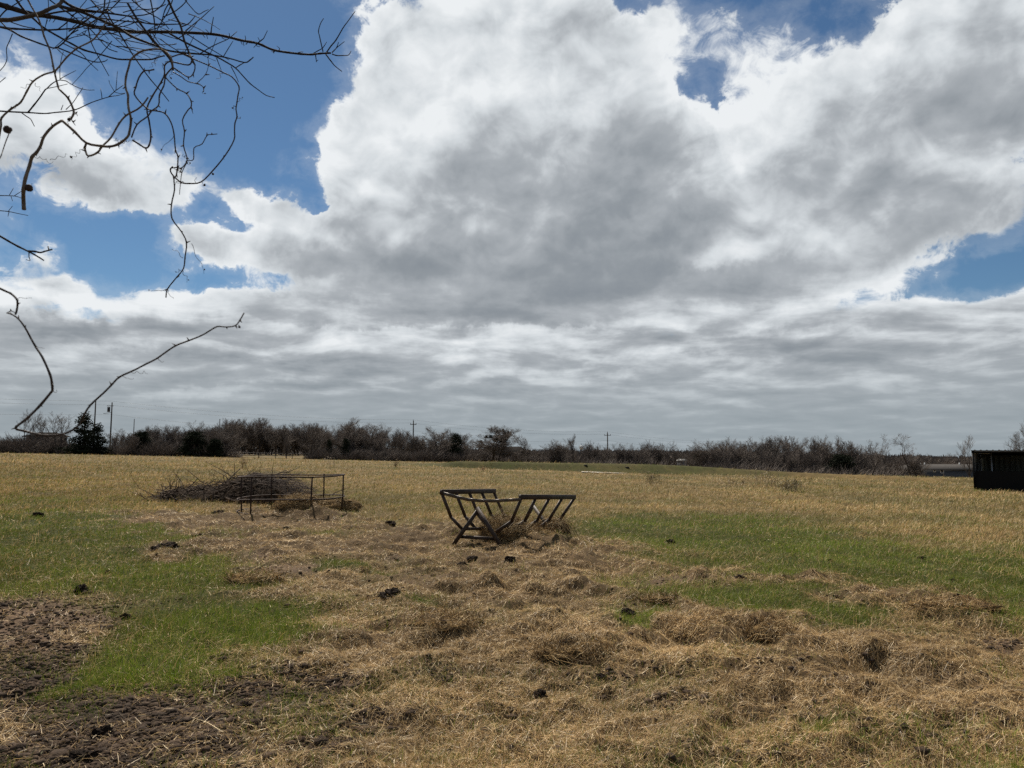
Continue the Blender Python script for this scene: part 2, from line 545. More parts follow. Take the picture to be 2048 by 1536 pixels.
# zones of the turf: 0 dry pasture, 1 green grass, 2 hay litter, 3 bare trampled mud (centre and reach read from the photograph)
SPLATS = [
    (1, 40, 1010, 330, 40, 1.25), (1, 80, 1075, 330, 60, 1.75), (1, 60, 1130, 330, 46, 1.8), (1, 300, 1165, 240, 24, 1.5), (1, 100, 975, 360, 22, 1.25), (1, 420, 1078, 90, 8, .9), (1, 1130, 1045, 130, 14, .7),
    (1, 1450, 1075, 280, 50, 1.65), (1, 1800, 1130, 330, 50, 1.5), (1, 2050, 1190, 220, 70, 1.6), (1, 1240, 1050, 130, 28, 1.35), (1, 1500, 1030, 200, 16, .8), (1, 2300, 1200, 250, 90, 1.),
    (1, 1490, 1208, 190, 26, 1.35), (1, 1700, 1225, 120, 14, 1.), (1, 1330, 1240, 60, 22, .9), (1, 1150, 1185, 130, 22, .75), (1, 685, 1139, 52, 6, 2.2), (1, 850, 1215, 70, 12, 1.), (1, 640, 1190, 60, 10, .7),
    (1, 430, 1230, 190, 50, 1.5), (1, 330, 1285, 150, 40, 1.35), (1, 270, 1360, 140, 26, 1.35), (1, 330, 1320, 110, 20, 1.2), (1, 150, 1395, 70, 20, .9), (1, 470, 1352, 36, 14, 1.3), (1, 1612, 1462, 55, 17, 1.7), (1, 250, 1215, 110, 12, .7),
    (1, 1000, 1400, 250, 22, .35), (1, 1300, 1365, 90, 14, .5),
    (2, 480, 1040, 300, 20, 1.9), (2, 290, 1046, 110, 14, 2.0), (2, 820, 1075, 260, 42, 1.4), (2, 560, 1095, 330, 34, 1.6), (2, 330, 1112, 130, 18, 1.7), (2, 1000, 1110, 310, 45, 1.4), (2, 1220, 1112, 100, 22, 1.3),
    (2, 980, 1180, 330, 60, 1.25), (2, 620, 1180, 200, 40, .8), (2, 1600, 1163, 170, 13, 1.45), (2, 1400, 1150, 90, 16, 1.3), (2, 1790, 1192, 130, 24, 1.4), (2, 1930, 1226, 90, 20, 1.35), (2, 1830, 1215, 150, 18, 1.1),
    (2, 1700, 1300, 450, 40, 1.6), (2, 1420, 1265, 160, 45, 1.5), (2, 1200, 1290, 300, 70, 1.35), (2, 850, 1280, 260, 70, 1.3), (2, 1750, 1420, 560, 130, 1.6), (2, 1100, 1440, 450, 110, 1.3), (2, 750, 1510, 320, 60, 1.2), (2, 2300, 1420, 400, 180, 1.3),
    (2, 120, 1168, 90, 13, .9), (2, 1100, 1620, 900, 80, 1.3),
    (3, 60, 1255, 190, 50, 1.7), (3, 50, 1345, 130, 60, 1.7), (3, 180, 1460, 330, 75, 1.7), (3, 540, 1395, 200, 40, 1.25), (3, 660, 1335, 110, 32, 1.15), (3, 400, 1490, 190, 45, 1.4), (3, 860, 1390, 160, 24, .9), (3, -300, 1350, 350, 250, 1.6), (3, 150, 1600, 500, 80, 1.6),
    (3, 1310, 1398, 80, 22, 1.3), (3, 780, 1420, 270, 30, 1.25), (3, 650, 1500, 230, 40, 1.2), (3, 1050, 1505, 150, 26, .9), (3, 1450, 1330, 90, 14, .8), (3, 1560, 1395, 70, 12, .7), (3, 890, 1345, 120, 14, .8), (3, 1000, 1145, 120, 10, .9), (3, 600, 1145, 160, 10, .85), (3, 1240, 1325, 70, 14, .9), (3, 1880, 1340, 60, 12, .7), (3, 680, 1110, 180, 22, .95), (3, 520, 1120, 90, 12, .85), (3, 830, 1130, 110, 12, .9), (3, 1130, 1310, 70, 20, 1.1), (3, 2030, 1288, 46, 14, 1.9), (3, 770, 1160, 40, 8, .8), (3, 1130, 1132, 60, 6, .8), (3, 1260, 1395, 120, 20, .6),
    (3, 1340, 1160, 46, 8, 1.1), (3, 1000, 1510, 120, 18, .8), (3, 600, 1500, 120, 30, .8), (3, 1680, 1500, 200, 20, .45),
]


def zones(x, y):
    """weights of the four kinds of ground, n x 4"""
    X, Y = project(x, y, terrain(x, y))
    r = np.hypot(x, y)
    X = X + (fbm(x * 1.1, y * 1.1, 11, 3) - .5) * 190 + (fbm(x * 4.1, y * 4.1, 12, 2) - .5) * 60
    Y = Y + (fbm(x * .9, y * .9, 21, 3) - .5) * (Y - 880) * .20
    S = np.zeros(x.shape + (4,))
    S[..., 0] = .55 + 1.0 * (1 - sstep(Y, 960, 1062)) - .4 * sstep(Y, 1060, 1200) + .35 * sstep(X, 1560, 1750) * (1 - sstep(Y, 1040, 1085))
    S[..., 1] = .35
    S[..., 3] = .12
    for k, cx, cy, rx, ry, w in SPLATS:
        S[..., k] = np.maximum(S[..., k], w * np.exp(-(((X - cx) / rx) ** 2 + ((Y - cy) / ry) ** 2) * .9))
    S[..., 1] += (fbm(x * .7, y * .7, 31, 4) - .5) * .75
    S[..., 3] += (fbm(x * 1.7, y * 1.7, 41, 4) - .5) * .8 * (S[..., 2] > .3)
    S[..., 0] += (fbm(x * .35, y * .35, 51, 4) - .5) * .5
    S[..., 2] += (fbm(x * 1.3, y * 1.3, 61, 3) - .5) * .4 * sstep(Y, 1000, 1040)
    # the bank of the pond is grassed
    t, w = pond_t(x, y)
    bank = sstep(t, -.05, .15) * (1 - sstep(t, 1.02, 1.2)) * sstep(w, 1.5, 5)
    S[..., 1] += 1.5 * bank * (1 - .55 * sstep(x, 17, 30))
    far = sstep(y, 60, 75)
    S[..., 1] += .35 * far * sstep(fbm(x * .05, y * .05, 71, 3), .42, .6)
    behind = y < 1.0
    S[behind] = np.array([.5, .6, .9, .6])
    E = np.exp((S - S.max(-1, keepdims=True)) / .17)
    return E / E.sum(-1, keepdims=True)


MOUNDS = [  # heaps of hay: place in the photograph, radius and height in metres
    (610, 1032, .95, .34), (650, 1008, .6, .3), (1425, 1262, .42, .20), (1535, 1272, .26, .19), (885, 1250, .36, .13), (1145, 1308, .30, .15), (1312, 1203, .30, .12), (508, 1166, .34, .11),
    (1905, 1222, .50, .13), (975, 1172, .34, .12), (1395, 1332, .30, .08), (1150, 1168, .30, .1), (1240, 1256, .24, .08), (1640, 1288, .26, .09), (1770, 1310, .34, .09), (1880, 1345, .3, .09), (1480, 1350, .3, .08), (660, 1262, .3, .09),
    (540, 1112, .5, .12), (760, 1100, .5, .1), (840, 1125, .4, .09), (640, 1080, .5, .1), (700, 1135, .4, .09), (1390, 1160, .3, .1), (1740, 1205, .3, .09), (985, 1075, 1.0, .16), (1100, 1090, .8, .14), (1350, 1395, .28, .06), (1760, 1375, .3, .07),
]
MW = [on_ground(a, b) + (r, h * (.7 if h < .13 else .9)) for a, b, r, h in MOUNDS]


def height(x, y, Z=None):
    """terrain with the small relief of turf, litter and hoof-trodden mud"""
    if Z is None: Z = zones(x, y)
    z = terrain(x, y)
    r = np.hypot(x, y)
    lump = fbm(x * 1.5, y * 1.5, 101, 3) - .5
    fine = fbm(x * 5.2, y * 5.2, 102, 3) - .5
    clod = np.maximum(fbm(x * 9.0, y * 9.0, 103, 3) - .52, 0)
    rid = np.abs(fbm(x * 3.1, y * 3.1, 104, 3) - .5)
    near = 1 - sstep(r, 25, 60)
    mid = fbm(x * 2.9, y * 3.6, 107, 3) - .5
    z = z + Z[..., 2] * (lump * .20 + mid * .17 + fine * .075 - rid * .07) * near + Z[..., 1] * (lump * .09 + fine * .035) * near \
        + Z[..., 0] * (lump * .20 + fine * .05) * (.35 + .65 * near) + Z[..., 3] * (lump * .08 + mid * .07 + fine * .014 + clod * .01 - rid * .05 + (fbm(x * 16., y * 16., 113, 2) - .5) * .010) * near
    for (mx, my, mr, mh) in MW:
        d2 = ((x - mx) ** 2 + ((y - my) * 1.15) ** 2) / mr ** 2
        m = d2 < 6
        if np.any(m):
            z = z + np.where(m, mh * np.exp(-d2 * 1.5) * (.75 + .9 * (fbm(x * 4, y * 4, 105, 3) - .2)), 0)
    return z


# one sheet of ground, fine in front of the camera and reaching to the horizon
th_f = np.radians(np.linspace(-57, 57, 760))
th_c = np.radians(np.linspace(57, 303, 55))[1:-1]
TH = np.concatenate([th_f, th_c])
RR = np.concatenate([np.array([.02]), np.geomspace(.3, 2.2, 24)[:-1], np.geomspace(2.2, 140, 690)[:-1], np.geomspace(140, 9000, 70)])
GX = np.outer(RR, np.sin(TH)); GY = np.outer(RR, np.cos(TH))
GZON = zones(GX, GY)
GZ = height(GX, GY, GZON)
nr, nt = GX.shape
ii = np.arange(nr - 1)[:, None] * nt
jj = np.arange(nt)[None, :]
j2 = (jj + 1) % nt
quads = np.stack([ii + jj, ii + nt + jj, ii + nt + j2, ii + j2], -1).reshape(-1, 4)[:, ::-1]

BASE = np.array([(.14, .098, .042), (.040, .044, .010), (.088, .058, .030), (.105, .070, .046)])
gcol = (GZON[..., None] * BASE[None, None]).sum(-2)
gcol = gcol * (.75 + .5 * fbm(GX * 2.3, GY * 2.3, 7, 4))[..., None]
# green shows between the dry stems in patches
gp = sstep(fbm(GX * .22, GY * .5, 81, 4), .45, .62)[..., None] * GZON[..., 0:1]
gcol = gcol * (1 - .45 * gp) + .45 * gp * np.array([.055, .055, .02])

m_ground = mat_new('turf'); n = NT(m_ground.node_tree)
at = n.n('ShaderNodeAttribute', attribute_name='tint').outputs['Color']
pos = n.n('ShaderNodeNewGeometry').outputs['Position']
n1 = n.noise(pos, 9., 8, .65); n2 = n.noise(pos, 60., 5, .65); n3 = n.noise(n.vmath('MULTIPLY', pos, (1, .35, 1)), 2.2, 7, .62)
v = n.math('MULTIPLY', n.math('ADD', n1, .5), n.math('ADD', n3, .5))
c1 = n.mix(1.0, at, n.comb(v, v, v), 'MULTIPLY')
c2 = n.mix(n.ramp(n2, .52, .72, 0., .6), c1, n.mix(1.0, c1, (2.1, 1.95, 1.7), 'MULTIPLY'))
b = n.n('ShaderNodeBsdfPrincipled'); n.link(c2, b.inputs['Base Color'])
b.inputs['Roughness'].default_value = .95; b.inputs['Specular IOR Level'].default_value = .12
bp = n.n('ShaderNodeBump'); bp.inputs['Strength'].default_value = .8; bp.inputs['Distance'].default_value = .03
n.link(n.math('ADD', n.math('MULTIPLY', n1, .7), n.math('MULTIPLY', n2, .5)), bp.inputs['Height']); n.link(bp.outputs[0], b.inputs['Normal'])
o = n.n('ShaderNodeOutputMaterial'); n.link(b.outputs[0], o.inputs[0])
g_ob = mesh_obj('ground', np.stack([GX, GY, GZ], -1).reshape(-1, 3), quads, m_ground, None, True, gcol.reshape(-1, 3))
tag(g_ob, kind='structure')

# pond and its pale strip
m_water = mat_new('pond_water'); n = NT(m_water.node_tree)
b = n.n('ShaderNodeBsdfPrincipled'); b.inputs['Base Color'].default_value = (.03, .035, .03, 1); b.inputs['Roughness'].default_value = .06; b.inputs['IOR'].default_value = 1.33
bp = n.n('ShaderNodeBump'); bp.inputs['Strength'].default_value = .15; bp.inputs['Distance'].default_value = .05
n.link(n.noise(n.n('ShaderNodeNewGeometry').outputs['Position'], 3., 4, .6), bp.inputs['Height']); n.link(bp.outputs[0], b.inputs['Normal'])
o = n.n('ShaderNodeOutputMaterial'); n.link(b.outputs[0], o.inputs[0])

# ------------------------------------------------------------------ grass and hay litter, strand by strand
rng = np.random.default_rng(5)


def scatter(rows, dens, x0=-330, x1=2380):
    """points on the ground, evenly spread over bands of the view"""
    out = []
    for (ya, yb), dn in zip(rows, dens):
        k = int((yb - ya) * (x1 - x0) * dn)
        out.append(np.stack([rng.uniform(x0, x1, k), rng.uniform(ya, yb, k)], 1))
        if ya >= 1010:      # thinner beyond the sides of the view
            ex = 650 if ya < 1180 else 1150
            k = int((yb - ya) * ex * dn * .35)
            for lo, hi in ((x0 - ex, x0), (x1, x1 + ex)):
                out.append(np.stack([rng.uniform(lo, hi, k), rng.uniform(ya, yb, k)], 1))
    P = np.concatenate(out)
    # onto the tilted plane of the field
    c, s = math.cos(PITCH), math.sin(PITCH)
    dx_, dz_ = (P[:, 0] - 1024) / F, (768 - P[:, 1]) / F
    Dx, Dy, Dz = dx_, c - dz_ * s, s + dz_ * c
    t = np.full(len(P), 10.)
    for _ in range(40):
        zt = plane(Dx * t, Dy * t)
        t = .5 * t + .5 * np.clip((CAM_H - zt) / np.maximum(-Dz, 1e-4), .5, 125)
    return Dx * t, Dy * t


def strands(x, y, length, width, az_, tilt, bend, lift, cols, follow, seg=2):
    """curved tapering ribbons: follow=1 lies on the relief, 0 stands up from its foot"""
    k = len(x)
    npt = seg + 1
    ca, sa = np.cos(az_), np.sin(az_)
    V = np.zeros((k, npt * 2, 3))
    px_, py_ = x.copy(), y.copy()
    h0 = height(px_, py_)
    zz = h0 + lift
    tl = tilt.copy()
    zrel = np.zeros(k)
    # ribbon's flat side: random roll
    roll = rng.uniform(-1.1, 1.1, k)
    for i in range(npt):
        f = i / seg
        w = width * (1 - .75 * f) * .5 if seg > 1 else width * (.5 if i == 0 else .12)
        sx, sy, sz = -sa * np.cos(roll), ca * np.cos(roll), np.sin(roll) * .6
        if follow:
            zc = height(px_, py_) + lift + zrel
        else:
            zc = zz + zrel
        for q, sg in ((0, -1), (1, 1)):
            V[:, 2 * i + q, 0] = px_ + sg * sx * w
            V[:, 2 * i + q, 1] = py_ + sg * sy * w
            V[:, 2 * i + q, 2] = zc + sg * sz * w
        L = length / seg
        px_ = px_ + ca * np.cos(tl) * L; py_ = py_ + sa * np.cos(tl) * L
        zrel = zrel + np.sin(tl) * L
        tl = tl - bend
    base = (np.arange(k) * npt * 2)[:, None]
    q = np.concatenate([base + np.array([[2 * i, 2 * i + 1, 2 * i + 3, 2 * i + 2]]) for i in range(seg)], 0)
    return V.reshape(-1, 3), q, np.repeat(cols, npt * 2, axis=0)


def pick(pal, k):
    pal = np.array(pal)
    w = pal[:, 3] / pal[:, 3].sum()
    i = rng.choice(len(pal), k, p=w)
    return pal[i, :3] * rng.uniform(.72, 1.28, (k, 1))


STRAW = [(.52, .355, .165, 3), (.39, .255, .110, 4), (.23, .142, .063, 3.2), (.78, .60, .34, 1.6), (.080, .050, .028, 3.0), (.45, .31, .155, 1.5)]
DRY = [(.41, .275, .113, 3), (.32, .208, .086, 4), (.20, .132, .056, 2.3), (.58, .43, .22, 1.4), (.14, .132, .040, 1.8), (.095, .11, .025, 1.6)]
GREEN = [(.105, .158, .012, 4), (.072, .114, .010, 3), (.17, .215, .020, 2.2), (.24, .24, .05, 1.1), (.36, .28, .12, .8)]
ROWS = [(900, 925), (925, 960), (960, 1010), (1010, 1080), (1080, 1180), (1180, 1320), (1320, 1580), (1580, 2300)]
m_hay = blade_mat('hay_strands', .22, .03, .4)
m_grass = blade_mat('grass_blades', .36, .02, .45)

# hay litter (lies on the ground)
hx, hy = scatter(ROWS[2:], [.35, .70, .80, .75, .62, .10])
Zh = zones(hx, hy)
keep = rng.random(len(hx)) < np.clip(Zh[:, 2] * 1.1 + Zh[:, 3] * (.06 + .34 * sstep(fbm(hx * .9, hy * 1.2, 134, 4), .46, .66)) + Zh[:, 1] * .10 + Zh[:, 0] * .10, 0, 1) * (.30 + .95 * sstep(fbm(hx * 1.9, hy * 2.3, 109, 4), .36, .56))
hx, hy = hx[keep], hy[keep]
k = len(hx); d = np.hypot(hx, hy)
az_ = rng.uniform(0, 2 * math.pi, k)
ln = (rng.gamma(2.2, .013, k) + .012 + .0026 * d) * np.where(rng.random(k) < .06, 2.2, 1.)
V, q, C = strands(hx, hy, ln, np.maximum(rng.uniform(.0016, .0036, k), d * .00038), az_, rng.normal(.10, .22, k), rng.normal(.0, .25, k), rng.uniform(.0, .020, k), pick(STRAW, k) * (.62 + .76 * fbm(hx * 1.3, hy * 1.7, 111, 4)[:, None]), 1, 2)
tag(mesh_obj('hay', V, q, m_hay, None, False, C), 'loose dry hay trodden over the ground around the feeders', 'hay', kind='stuff')

# green grass
gx, gy = scatter(ROWS, [.5, .75, .80, .80, .70, .55, .40, .06])
Zg = zones(gx, gy)
keep = rng.random(len(gx)) < np.clip(Zg[:, 1] * 1.25 * (.45 + .75 * sstep(fbm(gx * 1.7, gy * 2.0, 135, 4), .34, .58)) + Zg[:, 0] * (.10 + .45 * sstep(fbm(gx * .3, gy * .5, 131, 4), .40, .62)) + Zg[:, 2] * .14 * sstep(fbm(gx * 1.1, gy * 1.4, 132, 4), .5, .66) + Zg[:, 3] * .16 * sstep(fbm(gx * 1.6, gy * 1.6, 133, 3), .5, .66) - .01, 0, 1)
gx, gy = gx[keep], gy[keep]
k = len(gx); d = np.hypot(gx, gy)
patch = fbm(gx * .8, gy * .8, 91, 3)
V, q, C = strands(gx, gy, rng.gamma(6., .0068, k) * (.55 + .9 * patch) + .012 + .0012 * d, np.maximum(rng.uniform(.0022, .0045, k), d * .00045), rng.uniform(0, 2 * math.pi, k),
                  rng.normal(1.05, .35, k), rng.uniform(.1, .7, k), np.full(k, -.006), pick(GREEN, k) * (.45 + 1.1 * patch[:, None]), 0, 2)
tag(mesh_obj('green_grass', V, q, m_grass, None, False, C), 'short green winter grass coming through the pasture', 'grass', kind='stuff')

# dry pasture grass, combed over by the wind
px_, py_ = scatter(ROWS, [.6, .85, .8, .6, .42, .2, .10, .03])
Zd = zones(px_, py_)
keep = rng.random(len(px_)) < np.clip(Zd[:, 0] * 1.1 + Zd[:, 1] * .10, 0, 1)
px_, py_ = px_[keep], py_[keep]
k = len(px_); d = np.hypot(px_, py_)
pt = fbm(px_ * .55, py_ * .55, 95, 4); pt2 = sstep(fbm(px_ * .22, py_ * .5, 81, 4), .45, .62)
tint = pick(DRY, k) * (.35 + 1.3 * pt[:, None])
tint = tint * (1 - .38 * pt2[:, None]) + .38 * pt2[:, None] * np.array([.075, .082, .026]) * rng.uniform(.7, 1.3, (k, 1))
V, q, C = strands(px_, py_, rng.gamma(6., .014, k) * (.5 + pt) + .02 + .0016 * d, np.maximum(rng.uniform(.003, .005, k), d * .00055), rng.normal(.35, 1.0, k),
                  rng.normal(.72, .35, k), rng.uniform(.1, .8, k), np.full(k, -.006), tint, 0, 2)
tag(mesh_obj('dry_grass', V, q, m_grass, None, False, C), 'tan dry pasture grass across the open field', 'grass', kind='stuff')
# ------------------------------------------------------------------ things standing in the field
def H1(x, y):
    return float(height(np.array([float(x)]), np.array([float(y)]))[0])


def T1(x, y):
    return float(terrain(np.float64(x), np.float64(y)))


def at_depth(px, py, depth):
    """point on the line of sight at a given distance ahead"""
    d = ray(px, py)
    return Vector((0, 0, CAM_H)) + d * (depth / d.y)


m_rust = pm('rusty_steel', (.030, .018, .013), .75, .5, 14., .3, .4, 60., (.055, .030, .020))
m_steel = pm('brown_painted_steel', (.055, .034, .023), .55, .35, 7., .1, .2, 50., (.030, .020, .014), .35)
m_stick = pm('weathered_sticks', (.085, .054, .034), .9, .4, 9., 0, .3, 60., (.035, .022, .015))
m_black = pm('black_sheet_metal', (.004, .004, .0045), .6, .3, 3., 0, .05, 30., None, .15)
m_mud = pm('dark_mud', (.060, .042, .030), .95, .45, 18., 0, .9, 55., (.022, .016, .012), .1)


m_crumb = pm('mud_crumbs', (.098, .066, .044), .95, .45, 9., 0, .9, 55., (.040, .028, .020), .15)


def hay_heap(name, label, x, y, rx, ry, hz, count, seed, group=None, z0=None, pal=STRAW, dark=1.0, ln=.16, wid=.0042, droop=0.0):
    """a tangle of hay stems over a rounded core"""
    g = np.random.default_rng(seed)
    zb = H1(x, y) - .02 if z0 is None else z0
    count = int(count * .4); dark *= 1.12
    root = thing(name, label, 'hay', (x, y, zb), 0, group)
    # core
    nu, nv = 28, 9
    Vc, qd = [], []
    for j in range(nv + 1):
        ph = j / nv * math.pi / 2
        for i in range(nu):
            a = 2 * math.pi * i / nu
            rr = math.cos(ph)
            w = 1 + .75 * (float(fbm(np.float64(2.2 * math.cos(a) * rr + seed), np.float64(2.2 * math.sin(a) * rr + 2 * ph), seed, 3)) - .5)
            Vc.append((rx * .86 * rr * math.cos(a) * w, ry * .86 * rr * math.sin(a) * w, hz * .86 * math.sin(ph) * w))
    for j in range(nv):
        for i in range(nu):
            qd.append((j * nu + i, j * nu + (i + 1) % nu, (j + 1) * nu + (i + 1) % nu, (j + 1) * nu + i))
    core = mesh_obj('packed_hay', np.array(Vc), qd, m_haycore, root, True)
    a = g.uniform(0, 2 * math.pi, count); ph = np.arcsin(g.uniform(0, 1, count))
    s = g.uniform(.72, 1.06, count)
    P = np.stack([rx * np.cos(ph) * np.cos(a) * s, ry * np.cos(ph) * np.sin(a) * s, hz * np.sin(ph) * s], 1)
    out = P / np.array([rx, ry, hz]); out /= np.linalg.norm(out, axis=1, keepdims=True) + 1e-6
    dr = g.normal(0, 1, (count, 3)); dr -= out * (dr * out).sum(1, keepdims=True) * .75
    dr[:, 2] -= droop
    dr /= np.linalg.norm(dr, axis=1, keepdims=True)
    L = g.gamma(4., ln / 4, count)[:, None]
    M_ = P + dr * L * .5 + g.normal(0, .012, (count, 3))
    Q = M_ + (dr * .8 + g.normal(0, .35, (count, 3)) + np.array([0, 0, -.15])) * L * .5
    for A in (P, M_, Q): A[:, 2] = np.maximum(A[:, 2], -.02) if z0 is None else A[:, 2]
    cols = np.array(pal)[g.choice(len(pal), count, p=np.array(pal)[:, 3] / np.array(pal)[:, 3].sum()), :3] * g.uniform(.6, 1.3, (count, 1)) * dark
    w = np.full(count, wid)
    V1, q1, c1 = prisms(P, M_, w * .5, w * .45, 3, cols)
    V2, q2, c2 = prisms(M_, Q, w * .45, w * .15, 3, cols)
    mesh_obj('stems', np.concatenate([V1, V2]), np.concatenate([q1, q2 + len(V1)]), m_hay, root, False, np.concatenate([c1, c2]))
    return root


m_haycore = pm('packed_hay', (.27, .175, .075), .95, .5, 22., 0, 1., 70., (.085, .055, .028), .1)

# --- open ring feeder
rx0, ry0 = on_ground(583, 1024)
RING = thing('ring_feeder', 'rusty open round hay feeder of thin pipe hoops and posts', 'hay feeder', (0, 0, 0))
zr = T1(rx0, ry0) + .01
RAD = 202 / F * ry0 / 2 * 1.0
top = 1.6 - (951 - HORIZON) / F * ry0 - zr     # height of the top hoop
for nm, hh, part in (('top_hoop', top, 0), ('middle_hoop', top * .40, 0), ('bottom_hoop', top * .045, 1)):
    mb = MB()
    pts = []
    n_ = 72
    for i in range(n_):
        a = 2 * math.pi * i / n_
        if part and -.35 < (a if a < math.pi else a - 2 * math.pi) < 1.2: continue
        pts.append((rx0 + RAD * math.cos(a), ry0 + RAD * math.sin(a), zr + hh + .012 * math.sin(3 * a + hh) + .02 * math.cos(a + 1)))
    if part:
        i0 = next(i for i in range(n_) if 2 * math.pi * i / n_ >= 1.2)
        pts = [(rx0 + RAD * math.cos(2 * math.pi * i / n_), ry0 + RAD * math.sin(2 * math.pi * i / n_), zr + hh) for i in range(i0, n_ - 4)]
        mb.tube(pts, .017, 8)
    else:
        mb.tube(pts, .0165, 8, True)
    mb.build(nm, m_rust, RING, True)
for px_t in ((483, -1), (515, -1), (553, 1), (623, -1), (648, 1), (684, -1)):
    X, side = px_t
    xx = (X - 1024) / F * ry0
    cx = max(-1, min(1, (xx - rx0) / RAD))
    yy = ry0 + side * RAD * math.sqrt(max(0, 1 - cx * cx))
    xx = (X - 1024) / F * yy
    cx = max(-1, min(1, (xx - rx0) / RAD)); yy = ry0 + side * RAD * math.sqrt(max(0, 1 - cx * cx)); xx = rx0 + cx * RAD
    mb = MB()
    ln_ = .02 * random.Random(X).uniform(-1, 1)
    mb.tube([(xx + ln_ - .03 * cx, yy, zr - .08), (xx + ln_ * .5, yy, zr + top * .5), (xx, yy, zr + top + .012)], .0175, 8)
    mb.build('post', m_rust, RING, True)
hay_heap('hay_heap', 'brown heap of leftover hay inside the round pipe feeder', rx0 + .38, ry0 - .72, .55, .45, .30, 5200, 31, None, None, STRAW, .7)
hay_heap('hay_heap', 'lower hay heap behind the far right post of the round pipe feeder', rx0 + .95, ry0 + .55, .6, .4, .26, 3000, 32, None, None, STRAW, .6)

# --- V shaped cradle feeder
FEED = thing('cradle_hay_feeder', 'brown steel cradle hay feeder on crossed legs, its front rail bent', 'hay feeder', (0, 0, 0))
dF = on_ground(958, 1092)[1]
A = lambda px, py, dd: at_depth(px, py, dF + dd)
LF, LB = A(884, 984, .05), A(988, 982, 1.45)          # ends of the left top rail
RF, RB = A(1042, 994, -.05), A(1148, 994, 1.35)         # ends of the right top rail
kLF, kRF = A(902, 1034, .1), A(1023, 1043, 0.0)         # where the bars bend
kLB, kRB = A(1006, 1027, 1.4), A(1121, 1038, 1.3)
bLF, bRF = A(924, 1058, .1), A(993, 1063, .05)          # bottom of the trough
bLB, bRB = A(1026, 1056, 1.35), A(1098, 1058, 1.3)


def lerp(a, b, t): return a + (b - a) * t


for nm, a, b_ in (('top_rail', LF, LB), ('top_rail', RF, RB)):
    mb = MB(); d_ = (b_ - a).normalized() * .03; mb.bar(a - d_, b_ + d_, .055, .082); mb.build(nm, m_steel, FEED)
for nm, a, b_ in (('trough_rail', bLF, bLB), ('trough_rail', bRF, bRB)):
    mb = MB(); mb.bar(a, b_, .045, .05); mb.build(nm, m_steel, FEED)
for (tf, tb, kf, kb, bf, bb) in ((LF, LB, kLF, kLB, bLF, bLB), (RF, RB, kRF, kRB, bRF, bRB)):
    for i in range(5):
        t = i / 4
        p, k_, q_ = lerp(tf, tb, t) - Vector((0, 0, .028)), lerp(kf, kb, t), lerp(bf, bb, t)
        mb = MB(); mb.bar(p, k_ - (p - k_).normalized() * .015, .050, .050, (0, 1, 0)); mb.bar(k_, q_, .049, .049, (0, 1, 0)); mb.build('side_bar', m_steel, FEED)
mb = MB()
bend_pts = [A(885, 986, .03), A(910, 993, -.05), A(935, 999, -.1), A(955, 1001, -.12), A(985, 1002, -.12), A(1012, 1000.5, -.11), A(1041, 999, -.10)]
for a, b_ in zip(bend_pts[:-1], bend_pts[1:]): mb.bar(a, b_ + (b_ - a).normalized() * .006, .03, .050)
mb.build('bent_end_rail', pm('worn_steel', (.11, .082, .058), .4, .4, 9., .4, .2, 40., (.07, .055, .042), .5), FEED)


def foot(px, py, dd):
    p = A(px, py, dd)
    return Vector((p.x, p.y, min(p.z, H1(p.x, p.y) + .005) - .03))


apex = A(957, 1015, -.02)
for nm, a, b_ in (('leg', apex + Vector((.02, .012, 0)), foot(904, 1089, -.05)), ('leg', apex - Vector((.02, .012, 0)), foot(1008, 1099, -.25))):
    mb = MB(); mb.bar(a, b_, .062, .064, (0, 1, 0)); mb.build(nm, m_steel, FEED)
mb = MB(); mb.bar(A(917, 1073, .0), A(996, 1078, -.1), .045, .05); mb.build('leg_brace', m_steel, FEED)
apb = A(1066, 1008, 1.45)
for a, b_ in ((apb + Vector((.015, .012, 0)), foot(1030, 1076, 1.5)), (apb - Vector((.015, .16, 0)), foot(1126, 1092, .85))):
    mb = MB(); mb.bar(a, b_, .062, .064, (0, 1, 0)); mb.build('leg', m_steel, FEED)
mb = MB(); mb.bar(A(1040, 1066, 1.48), A(1108, 1074, 1.3), .045, .05); mb.build('leg_brace', m_steel, FEED)
cxf = (bLF + bRF + bLB + bRB) / 4
hay_heap('hay_heap', 'tangle of brown hay lying in the cradle feeder', cxf.x - .02, cxf.y, .40, .66, .30, 11000, 41, None, cxf.z - .10, STRAW, .62, .22)
hr = A(1100, 1046, 1.38)
hay_heap('hay_heap', 'drooping clump of hay hanging from the far right end of the cradle feeder', hr.x, hr.y, .34, .36, .22, 8000, 42, None, hr.z - .12, STRAW, .62, .30, .004, 1.1)
hay_heap('hay_heap', 'hay spilled on the ground under the cradle feeder', cxf.x + .22, cxf.y + .22, .75, .5, .17, 9000, 43, None, None, STRAW, .9, .2)
